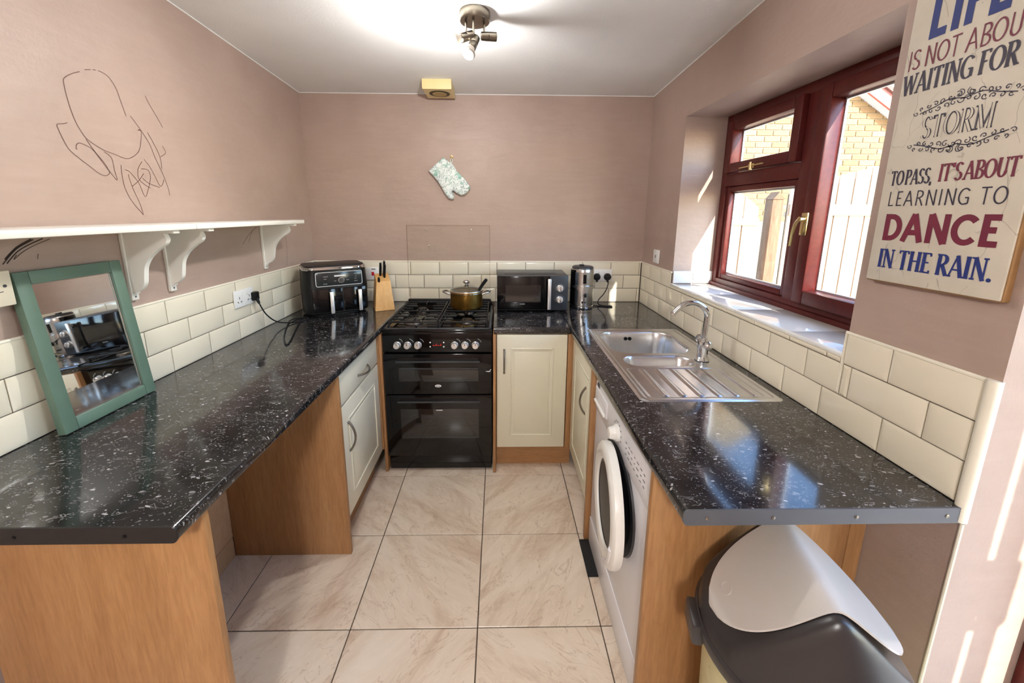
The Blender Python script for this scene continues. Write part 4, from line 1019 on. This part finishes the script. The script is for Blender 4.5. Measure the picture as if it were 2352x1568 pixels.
bracket(1.372, 'white curved bracket nearest the mirror'); bracket(1.538, 'white curved bracket just beyond the shelf joint'); bracket(2.168, 'white curved bracket at the far shelf end')

# mirror leaning on the wall (built upright in the local frame, then tilted)
mir = thing('framed_mirror', 'rectangular mirror in sage green frame leaning on the left wall', 'mirror', (-1.236, 1.172, ZS+.001), (0, -math.radians(5.6), math.radians(-.8)))
mw_, mh, fw_ = .292, .468, .036
m = MB(); d0, d1 = -.012, .012
m.box(d0, d1, -mw_/2, -mw_/2+fw_, 0, mh, .003); m.box(d0, d1, mw_/2-fw_, mw_/2, 0, mh, .003); m.box(d0, d1, -mw_/2+fw_, mw_/2-fw_, 0, fw_, .003); m.box(d0, d1, -mw_/2+fw_, mw_/2-fw_, mh-fw_, mh, .003)
m.build('frame', 'sage_frame', mir, local=True)
B(-.010, .003, -mw_/2+fw_-.002, mw_/2-fw_+.002, fw_-.002, mh-fw_+.002).build('mirror_glass', 'mirror_glass', mir, local=True, smooth=0)
m = MB(); q = .003
for r4 in ((-mw_/2+fw_, -mw_/2+fw_+q, fw_, mh-fw_), (mw_/2-fw_-q, mw_/2-fw_, fw_, mh-fw_), (-mw_/2+fw_, mw_/2-fw_, fw_, fw_+q), (-mw_/2+fw_, mw_/2-fw_, mh-fw_-q, mh-fw_)): m.box(.0030, .0045, r4[0], r4[1], r4[2], r4[3])
m.build('inner_lip', 'brushed_steel', mir, local=True, smooth=0)

SCRIBBLE = [[(1.468, 1.847), (1.457, 1.893), (1.448, 1.93), (1.43, 1.957), (1.412, 1.966), (1.395, 1.968)], [(1.388, 1.967), (1.377, 1.965)], [(1.371, 1.963), (1.351, 1.956)], [(1.334, 1.945), (1.309, 1.931), (1.284, 1.911), (1.28, 1.894), (1.281, 1.861), (1.285, 1.825), (1.293, 1.789), (1.304, 1.764), (1.316, 1.746), (1.338, 1.731), (1.366, 1.718), (1.401, 1.71), (1.44, 1.701), (1.469, 1.712), (1.494, 1.733), (1.508, 1.762), (1.518, 1.805), (1.506, 1.807), (1.512, 1.811), (1.516, 1.807)], [(1.268, 1.782), (1.254, 1.776), (1.238, 1.771), (1.239, 1.757), (1.248, 1.726), (1.259, 1.702), (1.284, 1.68), (1.312, 1.659), (1.336, 1.641), (1.355, 1.636), (1.367, 1.642), (1.371, 1.651), (1.358, 1.679), (1.331, 1.712), (1.316, 1.722), (1.293, 1.728), (1.282, 1.721), (1.279, 1.71), (1.282, 1.708)], [(1.314, 1.744), (1.328, 1.72), (1.344, 1.694), (1.371, 1.653), (1.393, 1.625), (1.39, 1.657), (1.387, 1.697), (1.365, 1.713)], [(1.485, 1.851), (1.515, 1.814), (1.545, 1.768), (1.561, 1.718), (1.583, 1.665), (1.598, 1.613), (1.601, 1.583)], [(1.56, 1.938), (1.572, 1.912), (1.599, 1.871), (1.617, 1.839)], [(1.544, 1.808), (1.563, 1.774), (1.583, 1.726), (1.583, 1.682)], [(1.602, 1.769), (1.613, 1.746), (1.586, 1.727)], [(1.417, 1.677), (1.414, 1.646), (1.417, 1.6), (1.434, 1.557), (1.465, 1.516), (1.47, 1.512), (1.464, 1.549), (1.447, 1.599), (1.439, 1.635), (1.439, 1.649)], [(1.43, 1.663), (1.446, 1.656), (1.473, 1.622), (1.49, 1.574), (1.511, 1.608), (1.526, 1.647), (1.52, 1.671), (1.493, 1.673)], [(1.501, 1.699), (1.48, 1.671), (1.476, 1.638), (1.494, 1.619), (1.519, 1.606)], [(1.444, 1.607), (1.474, 1.629), (1.5, 1.657)], [(1.511, 1.708), (1.529, 1.686), (1.545, 1.654), (1.562, 1.617), (1.577, 1.627), (1.583, 1.642)], [(1.492, 1.64), (1.516, 1.623), (1.56, 1.611)]]
SCRIB2 = [[(1.11, 1.444), (1.077, 1.427), (1.059, 1.412), (1.042, 1.395)], [(1.115, 1.443), (1.079, 1.425), (1.06, 1.41), (1.035, 1.383)], [(1.138, 1.444), (1.099, 1.428), (1.07, 1.411), (1.044, 1.384)], [(1.156, 1.442), (1.111, 1.425), (1.083, 1.41), (1.061, 1.393), (1.069, 1.405)], [(1.118, 1.402), (1.115, 1.388)]]
SCRIB3 = [[(2.134, 1.441), (2.06, 1.404), (2.002, 1.358)], [(2.098, 1.43), (2.072, 1.395), (2.053, 1.364)], [(2.409, 1.384), (2.411, 1.299), (2.393, 1.200)]]
m = MB()
for st in SCRIBBLE: m.ribbon(smooth_path([Vector(p) for p in st], 4), .0024, 'yz', XL+.0006)
m.build('pen_scribble', 'pen_ink', wall_left, smooth=0)
m = MB()
for k, st in enumerate(SCRIB2): m.ribbon(smooth_path([Vector(p) for p in st], 5), (.0045, .003, .0032, .0018, .0015)[k], 'yz', XL+.0006)
for st in SCRIB3: m.ribbon(smooth_path([Vector(p) for p in st], 5), .0018, 'yz', XL+.0006)
m.build('pen_scribble', 'pen_ink_dark', wall_left, smooth=0)

# ================================================================== BACK WALL: MITT, SPLASH GLASS; CEILING: EXTRACTOR
MITT = [(-0.37, 1.886), (-0.309, 1.842), (-0.278, 1.795), (-0.236, 1.754), (-0.198, 1.707), (-0.196, 1.682), (-0.213, 1.658), (-0.238, 1.64), (-0.26, 1.638), (-0.284, 1.651), (-0.309, 1.671), (-0.315, 1.664), (-0.304, 1.633), (-0.306, 1.616), (-0.321, 1.61), (-0.342, 1.617), (-0.363, 1.643), (-0.387, 1.685), (-0.414, 1.729), (-0.445, 1.767), (-0.472, 1.797), (-0.425, 1.842)]
mi = thing('oven_mitt', 'white and green leaf patterned oven mitt hanging on the back wall', 'oven mitt', (-.33, YB-.02, 1.75))
m = MB(); ctr = Vector((sum(p[0] for p in MITT)/len(MITT), sum(p[1] for p in MITT)/len(MITT))); n_ = len(MITT)
def inset(k): 
    out = []
    for i in range(n_):
        a, b, c_ = (Vector(MITT[(i+j) % n_]) for j in (-1, 0, 1)); t = (c_-a).normalized(); nn = Vector((t.y, -t.x)); out.append(b + nn*k)
    return out
prev = None
for k, y in ((.004, YB-.004), (0, YB-.012), (.001, YB-.022), (.007, YB-.030), (.014, YB-.033)):
    cur = [m.bm.verts.new((v.x, y, v.y)) for v in inset(k)]
    if prev: m.bridge(prev, cur)
    else: m.bm.faces.new(cur)
    prev = cur
m.bm.faces.new(prev); m.build('mitt_body', 'mitt_cloth', mi, smooth=60)
MB().tube(smooth_path([(-.318, YB-.014, 1.845), (-.312, YB-.014, 1.868), (-.318, YB-.014, 1.882), (-.324, YB-.014, 1.868), (-.320, YB-.014, 1.845)], 4), .0025, 8).build('hanging_loop', 'mitt_cloth', mi)
hk = thing('wall_hook', 'small brass cup hook above the oven mitt', 'hook', (-.318, YB, 1.89))
m = MB(); m.lathe([(.011, 0), (.010, .003), (.004, .005)], (-.318, YB, 1.892), (0, -1, 0), 18); m.tube(smooth_path([(-.318, YB-.003, 1.892), (-.318, YB-.020, 1.890), (-.318, YB-.026, 1.876), (-.318, YB-.018, 1.866), (-.318, YB-.010, 1.872)], 4), .003, 10); m.build('hook', 'gold_metal', hk)
gp = thing('splash_glass', 'clear glass splash panel screwed to the wall behind cooker', 'splashback', (-.35, YB-.015, .93))
B(-.639, -.061, YB-.0135, YB-.0095, .932, 1.437, .001, seg=1).build('glass_sheet', 'splash_glass', gp, smooth=0)
m = MB()
for q in ((-.6395, -.637, .932, 1.4375), (-.063, -.0605, .932, 1.4375), (-.637, -.063, 1.435, 1.4375)): m.box(q[0], q[1], YB-.0137, YB-.0093, q[2], q[3])
m.build('polished_edge', 'splash_edge', gp, smooth=0)
for x, z in ((-.504, 1.407), (-.192, 1.408), (-.486, 1.295)): MB().lathe([(.006, 0), (.006, .002), (.003, .003)], (x, YB-.0134, z), (0, -1, 0), 16).build('screw', 'chrome', gp)
ex = thing('extractor_fan', 'cream square ceiling extractor fan above the cooker', 'extractor fan', (-.365, 2.59, 2.285))
EX0, EX1, EY0, EY1 = -.455, -.282, 2.495, 2.690; ez = ceil_z(2.6); eb = ez-.050
m = MB(); q = [(EX0, EY0, ceil_z(EY0)+.002), (EX1, EY0, ceil_z(EY0)+.002), (EX1, EY1, ceil_z(EY1)+.002), (EX0, EY1, ceil_z(EY1)+.002)]
lo = [m.bm.verts.new(p) for p in q]; l2 = [m.bm.verts.new((p[0], p[1], eb+.006)) for p in q]; l3 = [m.bm.verts.new((p[0]*.98+(-.3685)*.02, p[1]*.98+2.5925*.02, eb)) for p in q]
m.bridge(lo, l2); m.bridge(l2, l3); m.bm.faces.new(l3); m.bm.faces.new(lo); m.build('housing', 'extractor_cream', ex, smooth=20)
MB().lathe([(.064, -.001), (.062, .002), (.020, .002), (.018, -.001)], (-.365, 2.59, eb), (0, 0, -1), 36).build('grille_well', 'extractor_dark', ex)
MB().lathe([(.044, .003), (.043, .005), (.002, .006)], (-.365, 2.59, eb), (0, 0, -1), 32).build('centre_cover', 'extractor_tan', ex)

# ================================================================== WALL SIGN
FONT = {}
def G(ch, w, *strokes): FONT[ch] = (w, strokes)
# stroke kinds: ('l', x0,y0,x1,y1, weight) line, ('a', cx,cy,rx,ry,a0,a1) arc, ('s', x,y) serif, ('k', x,y,dir) small vertical tick
G('A', .86, ('l', .04,0,.42,1,'n'), ('l', .42,1,.80,0,'t'), ('l', .18,.34,.66,.34,'n'), ('s', .04,0), ('s', .80,0))
G('B', .72, ('l', .16,0,.16,1,'t'), ('l', .16,1,.40,1,'n'), ('a', .38,.76,.24,.24,90,-90), ('l', .16,.52,.40,.52,'n'), ('a', .38,.26,.29,.26,90,-90), ('l', .16,0,.40,0,'n'), ('s', .12,0), ('s', .12,1))
G('C', .82, ('a', .46,.5,.40,.5,42,318), ('k', .76,.82,1))
G('D', .84, ('l', .16,0,.16,1,'t'), ('l', .16,1,.36,1,'n'), ('a', .36,.5,.40,.5,90,-90), ('l', .16,0,.36,0,'n'), ('s', .12,0), ('s', .12,1))
G('E', .68, ('l', .16,0,.16,1,'t'), ('l', .16,1,.60,1,'n'), ('l', .16,.52,.52,.52,'n'), ('l', .16,0,.62,0,'n'), ('s', .12,0), ('s', .12,1), ('k', .60,.92,1), ('k', .62,.08,1))
G('F', .64, ('l', .16,0,.16,1,'t'), ('l', .16,1,.60,1,'n'), ('l', .16,.52,.50,.52,'n'), ('s', .16,0), ('s', .12,1), ('k', .60,.92,1))
G('G', .88, ('a', .46,.5,.40,.5,42,300), ('l', .76,.42,.76,.06,'t'), ('l', .52,.42,.80,.42,'n'), ('l', .62,.04,.76,.10,'n'))
G('H', .88, ('l', .16,0,.16,1,'t'), ('l', .72,0,.72,1,'t'), ('l', .16,.52,.72,.52,'n'), ('s', .16,0), ('s', .16,1), ('s', .72,0), ('s', .72,1))
G('I', .36, ('l', .18,0,.18,1,'t'), ('s', .18,0), ('s', .18,1))
G('L', .64, ('l', .16,0,.16,1,'t'), ('l', .16,0,.60,0,'n'), ('s', .12,0), ('s', .16,1), ('k', .60,.08,1))
G('M', 1.06, ('l', .14,0,.14,1,'n'), ('l', .14,1,.53,.05,'t'), ('l', .53,.05,.92,1,'n'), ('l', .92,1,.92,0,'t'), ('s', .14,0), ('s', .92,0), ('s', .10,1), ('s', .96,1))
G('N', .90, ('l', .14,0,.14,1,'n'), ('l', .14,1,.76,0,'t'), ('l', .76,0,.76,1,'n'), ('s', .14,0), ('s', .10,1), ('s', .76,1))
G('O', .92, ('a', .46,.5,.40,.5,0,360))
G('P', .70, ('l', .16,0,.16,1,'t'), ('l', .16,1,.38,1,'n'), ('a', .38,.73,.26,.27,90,-90), ('l', .16,.46,.38,.46,'n'), ('s', .16,0), ('s', .12,1))
G('R', .80, ('l', .16,0,.16,1,'t'), ('l', .16,1,.38,1,'n'), ('a', .38,.75,.25,.25,90,-90), ('l', .16,.50,.40,.50,'n'), ('l', .38,.50,.72,0,'t'), ('s', .16,0), ('s', .12,1), ('s', .74,0))
G('S', .66, ('a', .33,.745,.25,.255,25,270), ('a', .33,.245,.26,.245,90,-155))
G('T', .76, ('l', .38,0,.38,1,'t'), ('l', .04,1,.72,1,'n'), ('s', .38,0), ('k', .04,.92,1), ('k', .72,.92,1))
G('U', .86, ('l', .16,1,.16,.32,'t'), ('a', .43,.32,.27,.32,180,360), ('l', .70,.32,.70,1,'n'), ('s', .16,1), ('s', .70,1))
G('W', 1.18, ('l', .06,1,.33,0,'t'), ('l', .33,0,.59,.95,'n'), ('l', .59,.95,.85,0,'t'), ('l', .85,0,1.12,1,'n'), ('s', .06,1), ('s', 1.12,1))
G('.', .28, ('a', .14,.07,.05,.05,0,360))
G(',', .28, ('l', .14,.10,.08,-.14,'t'))
G("'", .26, ('l', .13,1,.11,.74,'t'))
def text_mesh(txt, y_left, y_right, z0, h, X, thick, thin, serif, space=.34, track=.06, slant=0.0):
    tot = sum((space if ch == ' ' else FONT[ch][0]+track) for ch in txt) - track
    sx = (y_left-y_right)/tot; m = MB(); cur = 0.0; wf = min(1.0, 1.22*sx/h); ns = 0; X0 = X
    for ch in txt:
        if ch == ' ': cur += space; continue
        w, st = FONT[ch]
        def P(x, y): return (y_left - (cur+x)*sx - slant*y*h, z0 + y*h)
        def wd(c): return (thick if c == 't' else thin)*h*(wf if c == 't' else 1)
        half = (thin*.5)
        for s_ in st:
            ns += 1; X = X0 - 4e-5*(ns % 9)
            if s_[0] == 'l':
                x0, y0_, x1, y1_, c_ = s_[1:]
                if y0_ == y1_ and c_ == 'n': y0_ = y1_ = min(max(y0_, half), 1-half)
                m.ribbon([P(x0, y0_), P(x1, y1_)], wd(c_), 'yz', X)
            elif s_[0] == 'a':
                cx, cy, rx, ry, a0, a1 = s_[1:]; n = 20; pts = []; ws = []
                k = half if ry > .1 else 0
                for i in range(n+1):
                    a = math.radians(a0+(a1-a0)*i/n); pts.append(P(cx+rx*math.cos(a), cy+(ry-k)*math.sin(a)))
                    ws.append((thin + (max(thick*wf, thin)-thin)*abs(math.cos(a))**1.3)*h if ry > .1 else .17*h)
                if ry > .1: m.ribbon(pts, ws, 'yz', X)
                else: m.disc((X, pts[0][0]+rx*sx, z0+cy*h), (1, 0, 0), .09*h)
            elif serif and s_[0] == 's':
                yy_ = half if s_[2] == 0 else 1-half
                m.ribbon([P(s_[1]-.15, yy_), P(s_[1]+.15, yy_)], thin*h, 'yz', X)
            elif serif and s_[0] == 'k': m.ribbon([P(s_[1], s_[2]-.09), P(s_[1], s_[2]+.07)], thin*h*1.1, 'yz', X)
        cur += w+track
    return m
SGX = 1.009
sg = thing('wall_sign', 'cream wooden quotation sign hanging on the right wall by window', 'sign', (XR-.01, .895, 1.352))
sgm = MB(); sgm.box(SGX, XR-.0005, .745, 1.036, 1.352, 2.12, .003); sgm.build('board', 'sign_board', sg)
m = MB(); m.box(SGX+.003, XR-.0008, .7425, .7465, 1.351, 2.12, .001); m.box(SGX+.003, XR-.0008, .745, 1.036, 1.3495, 1.353, .001); m.build('raw_edge', 'sign_edge', sg)
TX = SGX-.0006
for args, mat in ((('LIFE', .992, .836, 1.926, .094, TX, .20, .19, False), 'navy_ink'),
                  (('IS NOT ABOUT', 1.028, .790, 1.868, .045, TX, .085, .08, False), 'maroon_ink'),
                  (('WAITING FOR', 1.029, .808, 1.812, .047, TX, .20, .07, True), 'dark_ink'),
                  (('TO PASS,', 1.016, .918, 1.596, .036, TX, .20, .07, True, .22), 'dark_ink'),
                  (("IT'S ABOUT", .906, .765, 1.598, .039, TX, .20, .08, True, .14), 'maroon_ink'),
                  (('LEARNING TO', 1.014, .772, 1.545, .036, TX, .085, .08, False, .5, .14), 'dark_ink'),
                  (('DANCE', 1.012, .768, 1.458, .067, TX, .20, .19, False, .3, .12), 'maroon_ink'),
                  (('IN THE RAIN.', 1.010, .766, 1.388, .048, TX, .21, .075, True), 'navy_ink')):
    text_mesh(*args).build('lettering', mat, sg, smooth=0)
text_mesh('STORM', .964, .826, 1.700, .050, TX, .20, .07, True).build('lettering', 'dark_ink', sg, smooth=0)
st = text_mesh('STORM', .964, .826, 1.700, .050, TX-.0005, .12, .004, False); st.build('letter_inlay', 'sign_board', sg, smooth=0)
m = MB()
for i in range(46):
    y = .955 - i*.0031; m.ribbon([(y, 1.704), (y-.002, 1.746)], .0004, 'yz', TX-.0006)
m.bm.free()
def curl(m, y, z, r, turn, w=.0012, a0=0.0):
    pts = [(y + r*(1-i/22)*math.cos(a0+turn*i*.33) , z + r*(1-i/22)*math.sin(a0+turn*i*.33)) for i in range(20)]; m.ribbon(pts, w, 'yz', TX)
for base, sgn in ((1.772, 1), (1.678, -1)):
    m = MB()
    for s_ in (-1, 1):
        sp_ = [Vector((.886, base)), Vector((.886+s_*.03, base+.006*sgn)), Vector((.886+s_*.06, base-.004*sgn)), Vector((.886+s_*.09, base-.012*sgn))]
        m.ribbon(smooth_path(sp_, 5), .0022, 'yz', TX)
        for k in range(12):
            t = .006+k*.0074; y = .886+s_*t; z = base + (.005-.0012*k)*sgn
            curl(m, y, z+(.007 if k % 2 else -.006)*sgn, .0078-.0003*k, s_*(1 if k % 2 else -1), .0019, k)
        curl(m, .886+s_*.010, base+.012*sgn, .009, s_, .0016, 1.2); curl(m, .886+s_*.098, base-.010*sgn, .006, -s_, .0016, .4)
    m.build('scroll_ornament', 'dark_ink', sg, smooth=0)

# ================================================================== BIN
bn = thing('swing_bin', 'round kitchen bin with dark dome and pale grey swing flap', 'bin', (.664, .698, 0), (0, 0, math.radians(-14)))
bn.rotation_euler = (0, 0, math.radians(-14)); rb = .197; zc_ = .592
MB().lathe([(.150, .002), (.156, .008), (.172, .50), (.178, zc_-.02)], (0, 0, 0), n=64).build('bin_body', 'bin_body', bn, local=True)
MB().lathe([(.178, zc_-.035), (.196, zc_-.030), (.199, zc_-.020), (.199, zc_-.004), (.193, zc_+.002), (.186, zc_+.002), (.176, zc_-.03)], (0, 0, 0), n=64, close=True).build('collar', 'bin_dark', bn, local=True)
B(-.214, -.186, -.03, .05, zc_-.055, zc_+.0, .008).build('clip', 'bin_dark', bn, local=True)
# gable dome: ridge along local y, u = x
def gable(u): return .024 + .190*(1 - math.sqrt((u/.186)**2 + .008)/math.sqrt(1.008))
def dome_z(x, y):
    L = math.sqrt(max(0, rb*rb*.955 - x*x)); g = min(1.0, abs(y)/max(L, 1e-4)); yr = .128*(1-.35*(abs(x)/rb)**2)
    e = sm(L, min(yr, L*.9), abs(y)); return zc_ + gable(x)*e
m = MB(); nr, na = 30, 96; rings = []
for i in range(nr+1):
    r0 = rb*.977*(i/nr)**.8 if i else 0
    if i == 0: rings.append([m.bm.verts.new((0, 0, dome_z(0, 0)))]); continue
    rings.append([m.bm.verts.new((r0*math.cos(2*PI*k/na), r0*math.sin(2*PI*k/na), dome_z(r0*math.cos(2*PI*k/na), r0*math.sin(2*PI*k/na)))) for k in range(na)])
for k in range(na): m.bm.faces.new((rings[0][0], rings[1][k], rings[1][(k+1) % na]))
for i in range(1, nr): m.bridge(rings[i], rings[i+1])
m.build('dome', 'bin_dark', bn, local=True, smooth=180)
# flap: lens-shaped sheet bent over the ridge
m = MB(); nu, nv = 48, 20; top = []; bot = []
for i in range(nu+1):
    u = -.176 + .352*i/nu; hv = .116*max(1e-3, 1-(abs(u)/.176)**3.2)**.58
    hv = max(hv, .004); rowt = []; rowb = []
    for j in range(nv+1):
        v = hv*(2*j/nv-1); z = zc_ + gable(u) + .16*max(u, 0)
        rowt.append(m.bm.verts.new((u, v, z+.0075))); rowb.append(m.bm.verts.new((u, v, z+.0025)))
    top.append(rowt); bot.append(rowb)
for i in range(nu):
    for j in range(nv):
        m.bm.faces.new((top[i][j], top[i+1][j], top[i+1][j+1], top[i][j+1])); m.bm.faces.new((bot[i][j], bot[i][j+1], bot[i+1][j+1], bot[i+1][j]))
    m.bm.faces.new((top[i][0], bot[i][0], bot[i+1][0], top[i+1][0])); m.bm.faces.new((top[i][nv], top[i+1][nv], bot[i+1][nv], bot[i][nv]))
for i in (0, nu):
    for j in range(nv): m.bm.faces.new((top[i][j], top[i][j+1], bot[i][j+1], bot[i][j]))
fp = m.build('swing_flap', 'bin_flap', bn, local=True, smooth=50)
gm = MB(); nsl = (gable(-.139)-gable(-.141))/.002
ew = [Vector((-.140+.014*math.cos(a)*.6, .016*math.sin(a)+.012, 0)) for a in [2*PI*k/28 for k in range(28)]]
gm.tube([(p.x, p.y, zc_+gable(p.x)+.0077) for p in ew], .0009, 6, closed=True).build('embossed_mark', 'bin_flap', fp, local=True)
